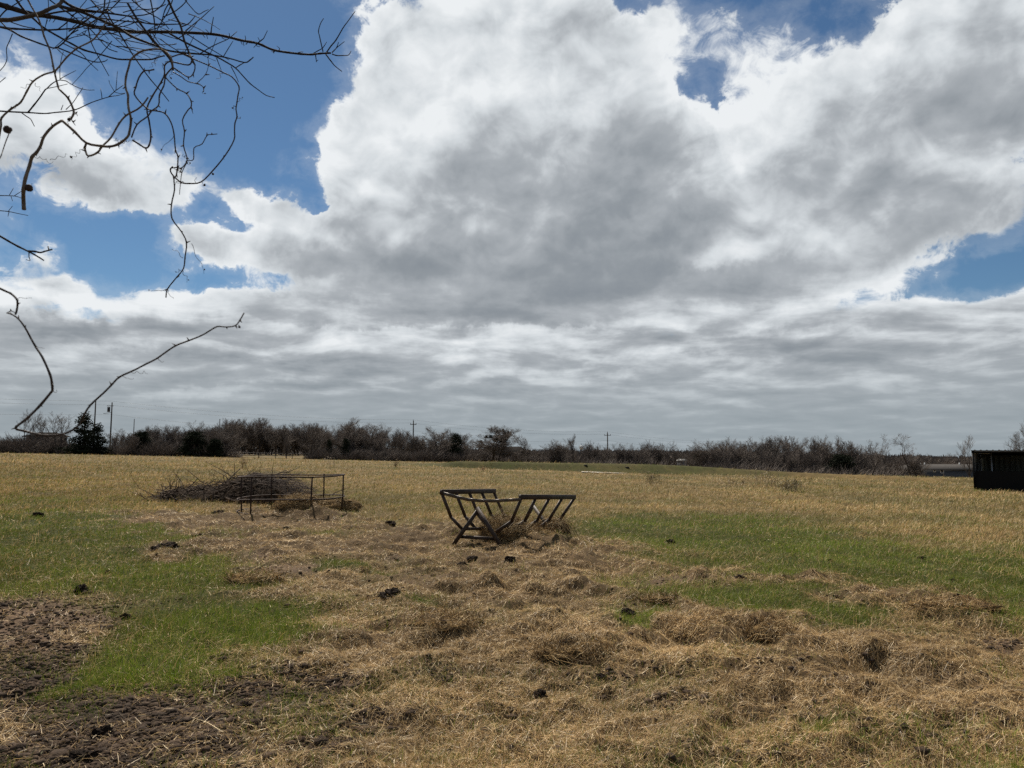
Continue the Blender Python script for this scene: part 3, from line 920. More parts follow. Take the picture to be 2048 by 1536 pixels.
# arching stems sweeping down to the ground on the right
g = np.random.default_rng(8); Ps, Qs, cc = [], [], []
for i in range(90):
    a0 = Vector((hr.x + g.uniform(-.2, .16), hr.y + g.uniform(-.4, .2), hr.z + g.uniform(-.02, .10)))
    rch, drop = g.uniform(.12, .55), g.uniform(.25, .55)
    an = g.normal(-.5, .5)
    prev = a0
    for s in range(1, 8):
        t = s / 7
        p = a0 + Vector((math.cos(an) * rch * t, math.sin(an) * rch * t, .10 * math.sin(t * 2.2) - drop * t ** 2.2))
        Ps.append(prev); Qs.append(p); cc.append(np.array(STRAW[i % 6][:3]) * .55); prev = p
V, q, C = prisms(np.array([tuple(p) for p in Ps]), np.array([tuple(p) for p in Qs]), np.full(len(Ps), .0026), np.full(len(Ps), .0022), 3, cc)
tag(mesh_obj('hay_wisps', V, q, m_hay, None, False, C), 'long thin hay stems arching to the ground off the right end of the cradle feeder', 'hay')

# --- heaps of loose hay standing out of the litter
for i, (px, py, rx_, ry_, hz_, n_, lab, dk) in enumerate((
    (1428, 1268, .46, .34, .15, 4200, 'wide tangled hay heap just left of the smaller rounded hay heap', 1.0),
    (1535, 1279, .26, .24, .16, 2800, 'small rounded brown hay heap with a dark shaded right side', .9),
    (886, 1252, .36, .26, .07, 2600, 'flat dark brown hay heap in front of a green tuft, below the cradle feeder', .8),
    (1142, 1312, .3, .22, .08, 2000, 'dark ragged hay heap beside churned mud in the middle foreground', .7),
    (1312, 1206, .3, .2, .07, 1600, 'small hay heap at the left end of the long green strip', .9),
    (508, 1168, .34, .22, .07, 1700, 'low brown hay heap at the edge of the left green grass', .9),
    (1905, 1224, .5, .26, .10, 2600, 'long hay heap against the green grass at far right', .95),
)):
    x, y = on_ground(px, py)
    hay_heap('hay_heap', lab, x, y, rx_, ry_, hz_ * .8, n_, 50 + i, None, H1(x, y) - hz_ * .68, STRAW, dk, .13, .0036)

# --- brush pile behind the ring feeder
bx, by = on_ground(505, 1014); by += 1.7; bx = (505 - 1024) / F * by
BR = thing('brush_pile', 'long grey heap of cut branches and brush behind the round pipe feeder', 'brush pile', (0, 0, 0))
g = np.random.default_rng(77)
Ps, Qs, r0, r1 = [], [], [], []
sc = by / F


def pile_h(u):      # outline of the heap along its length (pixels of the photograph turned into metres)
    return np.interp(u, [318, 350, 400, 450, 475, 520, 560, 600, 640], [.04, .26, .34, .46, .62, .78, .68, .45, .06])


def wander(p, d, L, ra, n=5, curl=.35, up=0.):
    prev = np.array(p, float); d = np.array(d, float)
    for s in range(n):
        d = d + g.normal(0, curl, 3) * .5 + np.array([0, 0, up]); d /= np.linalg.norm(d)
        nx = prev + d * L / n
        nx[2] = max(nx[2], T1(nx[0], nx[1]) + .01)
        Ps.append(prev); Qs.append(nx); r0.append(ra * (1 - s / n * .7)); r1.append(ra * (1 - (s + 1) / n * .7))
        if g.random() < .35:
            dd = d + g.normal(0, .7, 3); dd /= np.linalg.norm(dd); e_ = nx + dd * L / n * g.uniform(.5, 1.3)
            Ps.append(nx); Qs.append(e_); r0.append(ra * .4); r1.append(ra * .15)
        prev = nx


for i in range(760):
    u = g.choice([g.uniform(320, 640), g.normal(520, 45), g.normal(390, 40)])
    u = min(max(u, 320), 645)
    hh = pile_h(u)
    x = (u - 1024) * sc; y = by + g.normal(0, .45)
    z = T1(x, y) + hh * g.uniform(0, 1) ** .8 * max(0, 1 - ((y - by) / 1.3) ** 2)
    dirn = np.array([g.normal(0, 1), g.normal(0, .6), g.normal(0, .22)])
    if u > 540: dirn = np.array([abs(g.normal(.8, .4)), g.normal(0, .4), g.normal(-.35, .25)])
    wander((x, y, z), dirn / np.linalg.norm(dirn), g.uniform(.35, 1.1), g.uniform(.004, .016) if i % 6 else g.uniform(.015, .032), 4, .3)
V, q, _ = prisms(Ps, Qs, r0, r1, 4)
mesh_obj('branches', V, q, m_stick, BR)
Ps, Qs, r0, r1 = [], [], [], []
for i in range(420):        # fine reddish twigs drooping over the right half
    u = g.normal(545, 42); u = min(max(u, 440), 640)
    x = (u - 1024) * sc; y = by + g.normal(-.1, .4)
    z = T1(x, y) + pile_h(u) * g.uniform(.45, 1.1)
    wander((x, y, z), np.array([abs(g.normal(.9, .3)), g.normal(0, .35), g.normal(.05, .2)]), g.uniform(.4, 1.0), g.uniform(.002, .004), 5, .22, -.10)
V, q, _ = prisms(Ps, Qs, r0, r1, 3)
mesh_obj('twigs', V, q, pm('reddish_twigs', (.060, .036, .027), .8, .4, 8., 0, 0, 40., (.035, .024, .02)), BR)
for (u, v, du, dv) in ((338, 1000, 20, -62), (345, 1000, -6, -50), (365, 992, -35, -14), (322, 1018, -50, -8), (400, 985, 22, -26), (480, 985, 50, -35), (560, 945, 40, -12), (610, 1000, 55, 5), (330, 1010, -22, -30), (470, 1016, 70, 5)):
    a0 = at_depth(u, v, by - .3); b0 = at_depth(u + du, v + dv, by - .3)
    mid = (a0 + b0) / 2 + Vector((.05 * g.normal(), 0, -.06))
    mb = MB(); mb.tube([a0, a0 * .5 + mid * .5 - Vector((0, 0, .012)), mid, mid * .5 + b0 * .5 + Vector((0, 0, -.01)), b0], [.013, .011, .009, .006, .003], 6)
    mb.build('loose_branch', m_stick, BR, True)
# earth and rotted leaves packed under the brush
mb_v = []; mb_q = []
us = np.linspace(330, 628, 40); ys = np.linspace(-1.0, 1.0, 12)
for u in us:
    for yy in ys:
        x = (u - 1024) * sc; y = by + yy
        hh = float(pile_h(u)) * .8 * max(0, 1 - yy * yy) * (.6 + .8 * float(vnoise(np.float64(x * 3), np.float64(yy * 3), 9)))
        mb_v.append((x, y, T1(x, y) + hh - .03))
for i in range(39):
    for j in range(11):
        a = i * 12 + j; mb_q.append((a, a + 12, a + 13, a + 1))
mesh_obj('rotted_core', np.array(mb_v), mb_q, pm('rotted_brush', (.030, .019, .012), .95, .5, 5., 0, 1., 30., (.010, .007, .005), .05), BR, True)

# --- open fronted metal loafing shed at the right edge
sx0, sy0 = on_ground(1950, 980)
SH = thing('loafing_shed', 'black open fronted sheet metal livestock shed with ribbed roof', 'shed', (sx0, sy0, 0), R(-38))
syd, sx0, sy0 = sy0, 0.0, 0.0
zs = T1(SH.location.x, SH.location.y) - .15
SHH = 1.6 - (899 - HORIZON) / F * syd - zs
WID, DEP = 7.0, 3.4
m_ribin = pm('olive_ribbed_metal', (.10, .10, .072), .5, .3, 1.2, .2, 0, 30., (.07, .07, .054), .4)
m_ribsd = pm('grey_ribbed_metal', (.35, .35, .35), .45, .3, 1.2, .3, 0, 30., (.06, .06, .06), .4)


def ribbed(p0, p1, z0, z1, pitch=.23, depth=.022, nrm=(0, -1, 0), thick=.004):
    p0, p1, nv = Vector(p0), Vector(p1), Vector(nrm)
    L = (p1 - p0).length; d_ = (p1 - p0) / L
    prof = []
    s = 0.
    while s < L:
        for off, hgt in ((0, 0), (.10, 0), (.125, depth), (.165, depth), (.19, 0)):
            if s + off <= L: prof.append((s + off, hgt))
        s += pitch
    prof.append((L, 0))
    mb = MB(); nb = len(prof)
    for zz in (z0, z1):
        for a, hgt in prof:
            p = p0 + d_ * a + nv * hgt; mb.v.append((p.x, p.y, zz))
    for zz in (z0, z1):
        for a, hgt in prof:
            p = p0 + d_ * a + nv * (hgt - thick); mb.v.append((p.x, p.y, zz))
    for k in range(nb - 1):
        mb.q.append((k, k + 1, nb + k + 1, nb + k)); mb.q.append((2 * nb + k, 3 * nb + k, 3 * nb + k + 1, 2 * nb + k + 1))
    return mb


ZT = zs + SHH
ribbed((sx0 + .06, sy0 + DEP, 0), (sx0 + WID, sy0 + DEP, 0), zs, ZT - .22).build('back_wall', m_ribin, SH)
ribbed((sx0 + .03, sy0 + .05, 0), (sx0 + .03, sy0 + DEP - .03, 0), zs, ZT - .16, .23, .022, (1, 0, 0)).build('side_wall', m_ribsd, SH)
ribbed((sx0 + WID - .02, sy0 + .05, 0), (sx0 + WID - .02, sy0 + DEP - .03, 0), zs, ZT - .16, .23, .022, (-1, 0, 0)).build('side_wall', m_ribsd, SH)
hw = 1.6 - (941 - HORIZON) / F * syd
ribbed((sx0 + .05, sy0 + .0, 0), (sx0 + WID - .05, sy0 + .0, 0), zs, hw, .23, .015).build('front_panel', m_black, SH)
# roof: ribs run front to back
mb = MB(); s = 0.; prof = []
while s < WID + .1:
    for off, hgt in ((0, 0), (.11, 0), (.14, .03), (.18, .03), (.21, 0)): prof.append((s + off, hgt))
    s += .25
nb = len(prof)
for (yy, zz) in ((sy0 - .18, ZT - .035), (sy0 + DEP + .1, ZT - .30)):
    for dz_ in (0, -.03):
        for a, hgt in prof: mb.v.append((sx0 - .06 + a, yy, zz + hgt + dz_))
for k in range(nb - 1):
    mb.q += [(k, k + 1, 2 * nb + k + 1, 2 * nb + k), (nb + k, 3 * nb + k, 3 * nb + k + 1, nb + k + 1), (k, nb + k, nb + k + 1, k + 1)]
mb.build('roof', m_black, SH)
mb = MB(); mb.box((sx0 - .05, sy0 - .13, ZT - .17), (sx0 + WID, sy0 - .09, ZT - .045)); mb.build('fascia', m_black, SH)
for xx, yy, r_ in ((sx0, sy0 - .06, .035), (sx0 + .72, sy0 + .5, .022), (sx0 + 3.4, sy0 - .05, .035), (sx0 + WID - .03, sy0 - .06, .035), (sx0 + .05, sy0 + DEP - .06, .03)):
    mb = MB(); mb.box((xx - r_, yy - r_, zs - .1), (xx + r_, yy + r_, ZT - .10)); mb.build('post', m_black if r_ > .03 else pm('galvanised_post', (.35, .36, .37), .4, .2, 5., .6), SH)
mb = MB(); mb.box((sx0 + .05, sy0 + .48, ZT - .22), (sx0 + .75, sy0 + .52, ZT - .19)); mb.build('brace', pm('galvanised_brace', (.4, .41, .42), .4, .2, 5., .6), SH)

# --- dark clods of mud and dung lying on the turf
def clod_mesh(seed, flat=.6):
    bm = bmesh.new()
    bmesh.ops.create_icosphere(bm, subdivisions=4, radius=1)
    for v in bm.verts:
        c_ = v.co.normalized()
        nz = sum(float(vnoise(np.float64(c_.x * f + seed * 3.1), np.float64(c_.y * f + c_.z * f * 1.7), seed + int(f))) * a for f, a in ((1.6, .5), (3.8, .5), (9., .42), (19., .2)))
        v.co = c_ * (.25 + nz * .75)
        v.co.z = max(v.co.z * flat, -.18)
    me = bpy.data.meshes.new('mud_clod'); bm.to_mesh(me); bm.free()
    me.materials.append(m_mud)
    return me


clod_me = [clod_mesh(s, .8) for s in range(7)]
CL = [(335, 1102, .36, 'big black clod between the brown hay and the left green grass'), (780, 1054, .26, 'smooth black clod in the hay between the two feeders'),
      (436, 1028, .26, 'rounded dark clod left of the round pipe feeder'), (574, 1057, .20, 'small black clod below the round pipe feeder'), (397, 1070, .18, 'small black clod above the big clod in the left hay'),
      (163, 1180, .16, 'flat brown dung pat at the edge of the bare mud on the left'), (782, 1195, .2, 'ragged dark clod next to a green tuft in the middle of the hay'), (925, 1138, .12, 'upright little black clod below the cradle feeder'),
      (1020, 1130, .15, 'lumpy black clod below the front leg of the cradle feeder'), (945, 1117, .15, 'flat black clod straight below the crossed front legs'), (1255, 1236, .17, 'dark clod just right of the green patch in the middle'),
      (1182, 1084, .2, 'dark clod right of the hay spilling from the cradle feeder'), (965, 1254, .07, 'little black clod at the right end of the flat hay heap'), (1200, 1348, .09, 'black clod alone in the right foreground litter'),
      (1080, 1377, .10, 'flat black clod in the middle foreground hay'), (158, 1524, .13, 'big dark clod at the very bottom left of the field'), (1606, 1433, .07, 'black clod above the green tuft in the right foreground'),
      (1727, 1464, .06, 'small dark clod right of the green tuft in the right foreground'), (1905, 1160, .11, 'dark clod in the bright green grass on the right'), (1660, 1127, .09, 'tiny dark clod in the right green grass above the hay strip'),
      (250, 1232, .10, 'dark clod where the bare mud meets green grass on the left'), (570, 1330, .10, 'dark clod in the mud right of the lower green grass'), (490, 1408, .08, 'dark clod at the right of the muddy left foreground'),
      (205, 1470, .10, 'dark clod in the muddy foreground at lower left'), (1330, 1500, .05, 'little clod near the bottom right of the hay'), (216, 1143, .10, 'small dark clod in the left green grass'), (75, 1034, .22, 'dark flat clod in the far left green grass'),
      (1845, 1120, .14, 'low dark clod in green grass halfway to the shed'), (1340, 1085, .18, 'dark clod in the green grass right of the cradle feeder'), (1480, 1165, .13, 'dark clod on the narrow hay strip at right'), (655, 1480, .07, 'small dark clod in the lower middle litter'), (470, 1300, .08, 'dark clod inside the lower left green grass')]
for i, (px, py, r_, lab) in enumerate(CL):
    x, y = on_ground(px, py)
    o = bpy.data.objects.new('mud_clod', clod_me[i % 7]); COL.objects.link(o)
    o.location = (x, y, H1(x, y) - r_ * .03); o.rotation_euler = (0, 0, i * 1.7); o.scale = (r_ * .66, r_ * .5, r_ * (.44 + .10 * (i % 3)))
    tag(o, lab, 'clod')
# the crumbs nobody could count
g = np.random.default_rng(4)
bm = bmesh.new(); bmesh.ops.create_icosphere(bm, subdivisions=1, radius=1)
icoV = np.array([v.co[:] for v in bm.verts]); icoF = np.array([[v.index for v in f.verts] for f in bm.faces]); bm.free()
cx_, cy_ = scatter(ROWS[3:], [.006, .02, .06, .10, .01])
Zc = zones(cx_, cy_)
keep = np.random.default_rng(6).random(len(cx_)) < np.clip(Zc[:, 3] * 1.4 + Zc[:, 2] * .10 + Zc[:, 1] * .02, 0, 1)
cx_, cy_ = cx_[keep], cy_[keep]
kc = len(cx_)
Rz = np.minimum(g.gamma(1.5, .0042, kc) + .003 + .0005 * cy_, .04)[:, None, None]
jit = g.uniform(.6, 1.4, (kc, len(icoV), 1))
Vc = icoV[None] * jit * Rz * np.array([1, 1, .6]) + np.stack([cx_, cy_, height(cx_, cy_) + Rz[:, 0, 0] * .2], 1)[:, None]
Fc = icoF[None] + (np.arange(kc) * len(icoV))[:, None, None]
tag(mesh_obj('mud', Vc.reshape(-1, 3), None, m_crumb, None, False, None, Fc.reshape(-1, 3)), 'scattered crumbs of dark mud and dung', 'mud', kind='stuff')
# ------------------------------------------------------------------ trees, poles, wires, houses beyond the field
m_bark = pm('grey_bark', (.085, .068, .056), .9, .4, 3., 0, 0, 40., (.05, .04, .034), .15)
m_twig = pm('brown_twigs', (.165, .140, .122), .9, .35, .8, 0, 0, 40., (.12, .10, .088), .15)
m_redtwig = pm('reddish_brush', (.130, .108, .094), .9, .35, .8, 0, 0, 40., (.09, .074, .064), .15)
m_cedar = pm('cedar_foliage', (.020, .026, .014), .9, .4, 1.5, 0, 0, 40., (.010, .013, .008), .1)


def tree_mesh(seed, h=7., spread=.55, stems=1, lean=(0, 0), fork=.28, upright=.5, dens=1., twig=.010, curl=.22, drop=0., clump=0.):
    """bare tree as two sets of tapered sticks: wood (trunk, limbs) and crown (branches, twigs)"""
    g = np.random.default_rng(seed)
    wood, crown = [], []

    def grow(p, d, L, r, lev):
        n_ = {0: 4, 1: 6, 2: 5, 3: 4, 4: 2}[lev]
        kids = []
        for s in range(n_):
            d = d + g.normal(0, curl * (.3 if lev == 0 else .55), 3)
            d[2] += (upright * .16 if lev < 3 else upright * .10) - drop * (lev >= 2) * .25
            d = d / np.linalg.norm(d)
            q = p + d * L / n_
            ra, rb = r * (1 - .55 * s / n_), r * (1 - .55 * (s + 1) / n_)
            (wood if lev <= 1 else crown).append((p, q, ra, rb))
            f = (s + 1) / n_
            if lev < 4 and f > (fork if lev <= 1 else .15):
                m = {0: 2.0, 1: 1.25, 2: 1.25, 3: 1.55}[lev] * dens
                for _ in range(int(m + g.random())):
                    a = g.uniform(0, 2 * math.pi)
                    sd = np.array([math.cos(a), math.sin(a), g.uniform(-.1, .3)])
                    kd = d * g.uniform(.7, 1.1) + sd * spread * g.uniform(.6, 1.35)
                    kids.append((q, kd / np.linalg.norm(kd), L * g.uniform(.42, .66) * (1.2 - .4 * f), max(rb * g.uniform(.45, .7), twig * .5)))
            p = q
        for k_ in kids: grow(*k_, lev + 1)

    for s in range(stems):
        a = g.uniform(0, 2 * math.pi)
        off = np.array([math.cos(a), math.sin(a), 0]) * (.0 if stems == 1 else .25)
        d0 = np.array([lean[0] + off[0] * .8 + g.normal(0, .06), lean[1] + off[1] * .8, 1.])
        grow(off * .6 + np.array([0, 0, -.2]), d0 / np.linalg.norm(d0), h * g.uniform(.46, .60), h * .017 * (1 if stems == 1 else .7), 0)

    def arr(L, sides, rmin):
        P, Q = np.array([a[0] for a in L]), np.array([a[1] for a in L])
        return prisms(P, Q, np.maximum([a[2] for a in L], rmin), np.maximum([a[3] for a in L], rmin * .8), sides)[:2]
    zmax = max(a[1][2] for a in crown)
    return arr(wood, 5, .02), arr(crown, 3, twig * .6), zmax


def make_proto(name, key, **kw):
    (v1, q1), (v2, q2), zmax = tree_mesh(**kw)
    s = 1.0 / zmax
    return (name, v1 * s, q1, v2 * s, q2)


def mesh_of(name, V, q, mat):
    o = mesh_obj(name, V, q, mat); me = o.data
    bpy.data.objects.remove(o)
    return me


PROTO = {}
for key, kw in {
    'round1': dict(seed=3, h=7, spread=.75, fork=.12, upright=.3, dens=1.12), 'round2': dict(seed=14, h=7, spread=.8, fork=.14, upright=.35, dens=1.15),
    'vase1': dict(seed=5, h=7, spread=.5, stems=4, fork=.1, upright=.6, dens=.98), 'vase2': dict(seed=9, h=7, spread=.55, stems=5, fork=.1, upright=.55, dens=.92),
    'tall1': dict(seed=21, h=8, spread=.5, stems=2, fork=.15, upright=.7, dens=1.08), 'tall2': dict(seed=23, h=8, spread=.38, fork=.2, upright=.8, dens=1.0),
    'open1': dict(seed=31, h=7, spread=.5, stems=2, upright=.65, dens=.78, curl=.2), 'open2': dict(seed=33, h=7, spread=.45, stems=1, upright=.7, dens=.8, curl=.2),
    'leanr': dict(seed=41, h=8, spread=.9, lean=(.5, 0), fork=.62, upright=.02, dens=1.0, curl=.3), 'leanl': dict(seed=45, h=8, spread=.85, lean=(-.4, 0), fork=.6, upright=.05, dens=1.0, curl=.3),
    'oak': dict(seed=52, h=8, spread=.95, stems=3, fork=.2, upright=.14, dens=1.1, curl=.3, twig=.016),
}.items():
    (v1, q1), (v2, q2), zmax = tree_mesh(**kw)
    v1, v2 = v1 / zmax, v2 / zmax
    PROTO[key] = (mesh_of('trunk', v1, q1, m_bark), mesh_of('crown', v2, q2, m_twig), float(np.percentile(np.abs(v2[:, 0]), 96)))


def shrub_mesh(seed, n_=900, w=1., r=.012):
    """dense thicket of upright whips, one unit tall"""
    g = np.random.default_rng(seed)
    P, Q, a, b = [], [], [], []
    for i in range(n_):
        ang, rr = g.uniform(0, 2 * math.pi), math.sqrt(g.random()) * .55 * w
        p = np.array([math.cos(ang) * rr, math.sin(ang) * rr, 0.])
        top = (1 - (rr / (.62 * w)) ** 2 * .6) * g.uniform(.4, 1.05)
        d = np.array([math.cos(ang) * .3 + g.normal(0, .28), math.sin(ang) * .3 + g.normal(0, .28), 1.])
        k_ = 3
        for s in range(k_):
            q = p + d / np.linalg.norm(d) * top / k_
            P.append(p); Q.append(q); a.append(r * (1 - .25 * s)); b.append(r * (.75 - .25 * s))
            d = d + g.normal(0, .35, 3) * np.array([1, 1, .3]); p = q
    return prisms(P, Q, a, b, 3)[:2]


def leaf_cloud(seed, prof, n_, size, flat=.35):
    """evergreen foliage: many small sprays set along drooping boughs inside a profile r(z) of unit height"""
    g = np.random.default_rng(seed)
    nb = 160
    C0 = []
    for i in range(nb):
        z = g.uniform(.03, .98); rmax = prof(z); a = g.uniform(0, 2 * math.pi)
        L = rmax * g.uniform(.75, 1.18)
        m = max(int(n_ / nb * (L / .3)), 4)
        t = g.uniform(.15, 1.0, m) ** .7
        x, y = math.cos(a) * L * t, math.sin(a) * L * t
        zz = z + .10 * t * g.uniform(.2, 1) - .02 * t * t
        s = .035 + .02 * t
        C0.append(np.stack([x + g.normal(0, s, m), y + g.normal(0, s, m), zz + g.normal(0, .022, m)], 1))
    C0 = np.concatenate(C0); C0 = C0[C0[:, 2] > .01]
    m = len(C0)
    A_ = g.normal(0, 1, (m, 3)); A_ /= np.linalg.norm(A_, axis=1, keepdims=True)
    B_ = np.cross(A_, g.normal(0, 1, (m, 3))); B_ /= np.linalg.norm(B_, axis=1, keepdims=True)
    sz = size * g.uniform(.5, 1.3, (m, 1))
    V = np.stack([C0 - A_ * sz, C0 + B_ * sz * flat, C0 + A_ * sz, C0 - B_ * sz * flat], 1)
    return V.reshape(-1, 3), np.arange(m * 4).reshape(-1, 4)


SHRUB = {}
for key, sd, mat, n_, w in (('brush1', 1, m_twig, 800, 1.3), ('brush2', 2, m_redtwig, 900, 1.5), ('brush3', 3, m_redtwig, 700, 1.1)):
    v, q = shrub_mesh(sd, n_, w); SHRUB[key] = mesh_of('thicket', v, q, mat)
CED = {}
for key, sd, pf, n_ in (('cone', 1, lambda z: .44 * (1 - z) ** 1.05 * (.82 + .18 * math.sin(17 * z)) + .015, 9000), ('broad', 2, lambda z: .62 * math.sqrt(max(1 - z * z, 0)) * (.8 + .2 * math.sin(9 * z)) + .03, 12000), ('column', 4, lambda z: .26 * (1 - z) ** .5 + .03, 8000)):
    v, q = leaf_cloud(sd, pf, n_, .028); CED[key] = mesh_of('foliage', v, q, m_cedar)
mb = MB(); mb.tube([(0, 0, -.03), (.005, 0, .5), (0, .005, .95)], [.03, .018, .004], 6)
ced_tr = mesh_of('trunk', np.array(mb.v), mb.q, m_bark)


def put(mesh, name, root):
    o = bpy.data.objects.new(name, mesh); COL.objects.link(o); o.parent = root
    return o


RT = random.Random(12)


def tree(key, px, top, base, d, lab, grp=None, wx=1.0, name='bare_tree', wpx=None, rot=None):
    x = (px - 1024) / F * d
    zb = T1(x, d) - .1
    h = (CAM_H + (HORIZON - top) / F * d) - zb
    r = thing(name, lab, 'tree', (x, d, zb), RT.uniform(-.5, .5) if key in ('leanr', 'leanl') else RT.uniform(0, 6.28), grp)
    if wpx: wx = wpx / 2 / F * d / (h * PROTO[key][2])
    if rot is not None: r.rotation_euler = (0, 0, rot)
    r.scale = (h * wx, h * wx, h)
    put(PROTO[key][0], 'trunk', r); put(PROTO[key][1], 'crown', r)
    return r


def shrub(key, px, top, d, lab, grp=None, wx=1.0):
    x = (px - 1024) / F * d
    zb = T1(x, d) - .05
    h = (CAM_H + (HORIZON - top) / F * d) - zb
    o = put(SHRUB[key], 'thicket', None); o.location = (x, d, zb); o.scale = (h * wx, h * wx, h); o.rotation_euler = (0, 0, RT.uniform(0, 6.28))
    return tag(o, lab, 'shrub', grp)


def cedar(key, px, top, d, lab, grp=None, wx=1.0, name='cedar_tree'):
    x = (px - 1024) / F * d
    zb = T1(x, d) - .05
    h = (CAM_H + (HORIZON - top) / F * d) - zb
    r = thing(name, lab, 'tree', (x, d, zb), RT.uniform(0, 6.28), grp); r.scale = (h * wx, h * wx, h)
    put(CED[key], 'foliage', r); put(ced_tr, 'trunk', r)
    return r


ANY = ['round1', 'round2', 'vase1', 'vase2', 'tall1', 'tall2']


def row(x0, x1, step, tops, d, lab, grp, keys=ANY, jd=6, wx=(1.0, 1.45), fn=tree):
    x = x0
    while x <= x1:
        px = x + RT.uniform(-.4, .4) * step
        t = float(np.interp(px, [a for a, _ in tops], [b for _, b in tops])) + RT.uniform(-9, 11)
        if fn is tree: tree(RT.choice(keys), px, t, 0, d + RT.uniform(-jd, jd), lab, grp, RT.uniform(*wx))
        else: shrub(RT.choice(['brush1', 'brush2', 'brush3']), px, t, d + RT.uniform(-jd, jd), lab, grp, RT.uniform(.9, 1.5))
        x += step * RT.uniform(.75, 1.25)


# the trees one can tell apart
tree('open1', 55, 816, 905, 118, 'thin young bare tree at the far left edge of the field', None, .7, wpx=42)
tree('open2', 85, 832, 905, 121, 'slender bare tree between the far left tree and the forked one', None, .6, wpx=26)
tree('open1', 124, 822, 908, 117, 'bare fan shaped tree just left of the big dark cedar', None, .85, wpx=56)
cedar('cone', 170, 827, 116, 'tall pointed dark cedar at the left, in front of the two poles', None, 1.15)
cedar('cone', 197, 848, 117, 'shorter dark cedar grown into the right side of the tall pointed cedar', None, 1.2)
cedar('broad', 287, 866, 121, 'round dark evergreen bush in the brush right of the transformer pole', None, .9)
cedar('broad', 392, 866, 119, 'wide dark evergreen bush at the left end of the open fenced pasture', None, 1.1)
cedar('broad', 432, 880, 118, 'low dark evergreen beside the wide evergreen bush', None, 1.0)
tree('round2', 622, 843, 915, 128, 'crooked bare tree with a small round crown left of the highest crown', None, .75, wpx=50)
tree('round1', 688, 833, 916, 130, 'highest broad bare tree in the left half of the tree line', None, .95, wpx=88)
tree('round2', 735, 843, 916, 131, 'broad bare tree right of the highest crown', None, .9, wpx=70)
cedar('cone', 660, 880, 126, 'dark cedar behind the metal farm gate', None, .8)
cedar('column', 693, 878, 125, 'narrow dark cedar just right of the one behind the gate', None, .9)
tree('vase1', 575, 905 - 32, 915, 122, 'small forked bare tree alone in the gap of the fenced pasture', None, .7)
tree('round1', 880, 851, 924, 130, 'broad bare tree left of the pointed cedar in the middle', None, .95, wpx=80)
tree('vase2', 905, 856, 924, 133, 'bare tree touching the pointed cedar in the middle', None, .7)
cedar('column', 913, 868, 127, 'pointed dark cedar in the middle of the tree line', None, 1.0)
OAK = tree('oak', 990, 848, 927, 124, 'big spreading bare tree with mistletoe clumps in the middle of the horizon', None, .98, wpx=112)
ocv = np.array([v.co[:] for v in PROTO['oak'][1].vertices]); ocv = ocv[ocv[:, 2] > .45]
for i in range(16):
    p = ocv[RT.randrange(len(ocv))]
    o = put(CED['broad'], 'mistletoe', OAK); o.location = tuple(p); s_ = RT.uniform(.035, .065); o.scale = (s_, s_, s_ * 1.2)
tree('round2', 1042, 868, 928, 128, 'smaller bare tree at the right shoulder of the big spreading tree', None, .6, wpx=40)
tree('vase1', 1110, 876, 930, 136, 'bushy bare tree left of the slim one near the right hand pole', None, .9, wpx=52)
tree('tall2', 1147, 866, 930, 138, 'slim upright bare tree between two bushy ones', None, .62, wpx=22)
tree('vase2', 1183, 878, 930, 137, 'bushy bare tree just left of the right hand crossarm pole', None, .85, wpx=48)
cedar('broad', 1403, 906, 128, 'small dark evergreen bush at the left end of the right hand trees', None, .9)
tree('leanr', 1722, 866, 944, 106, 'tall bare tree leaning right with a flat crown', None, .80, wpx=95, rot=0.1)
tree('leanl', 1826, 866, 948, 106, 'tall bare tree leaning left towards the flat crowned one', None, .80, wpx=90, rot=0.1)
cedar('broad', 1678, 912, 111, 'round dark evergreen bush at the foot of the right hand trees', None, 1.0)
tree('open2', 1930, 868, 950, 80, 'thin whippy bare tree just left of the black shed', None, .45, wpx=24)
tree('round2', 2035, 850, 950, 70, 'bare tree rising behind the roof of the black shed', None, .8, wpx=60)
tree('open1', 2062, 820, 950, 66, 'taller bare tree at the right frame edge behind the black shed', None, .6, wpx=40)
# the massed rows
L1, G1 = 'bare brown tree in the row left of the tall cedar', 'bare trees left of the tall cedar'
row(5, 130, 20, [(0, 872), (130, 870)], 124, L1, G1)
L2, G2 = 'bare grey brown tree massed between the tall cedar and the fenced pasture', 'bare trees right of the tall cedar'
row(222, 470, 11, [(220, 872), (280, 858), (350, 852), (470, 842)], 134, L2, G2)
row(230, 480, 18, [(230, 872), (330, 866), (480, 850)], 124, L2, G2)
L3, G3 = 'dark bare tree massed behind the fenced pasture', 'bare trees behind the fenced pasture'
row(470, 650, 8.5, [(470, 842), (520, 840), (560, 850), (650, 848)], 168, L3, G3, ['round1', 'round2', 'tall1', 'vase2'], 8, (1.1, 1.6))
row(480, 660, 12, [(480, 860), (660, 860)], 182, L3, G3, ['round1', 'round2', 'vase2'], 8, (1.2, 1.7))
L4, G4 = 'bare tree in the row between the metal gate and the middle crossarm pole', 'bare trees between gate and middle pole'
row(655, 830, 13, [(655, 852), (740, 850), (830, 862)], 142, L4, G4)
row(700, 830, 20, [(700, 868), (830, 874)], 132, L4, G4, ['vase1', 'vase2', 'open1'])
L5, G5 = 'bare tree in the row between the middle crossarm pole and the big spreading tree', 'bare trees left of the big spreading tree'
row(835, 965, 15, [(835, 870), (880, 862), (965, 876)], 140, L5, G5)
L6, G6 = 'short bare tree in the broken row right of the big spreading tree', 'short bare trees in the middle distance'
row(1060, 1240, 26, [(1060, 886), (1240, 884)], 150, L6, G6, ['vase1', 'vase2', 'open1'])
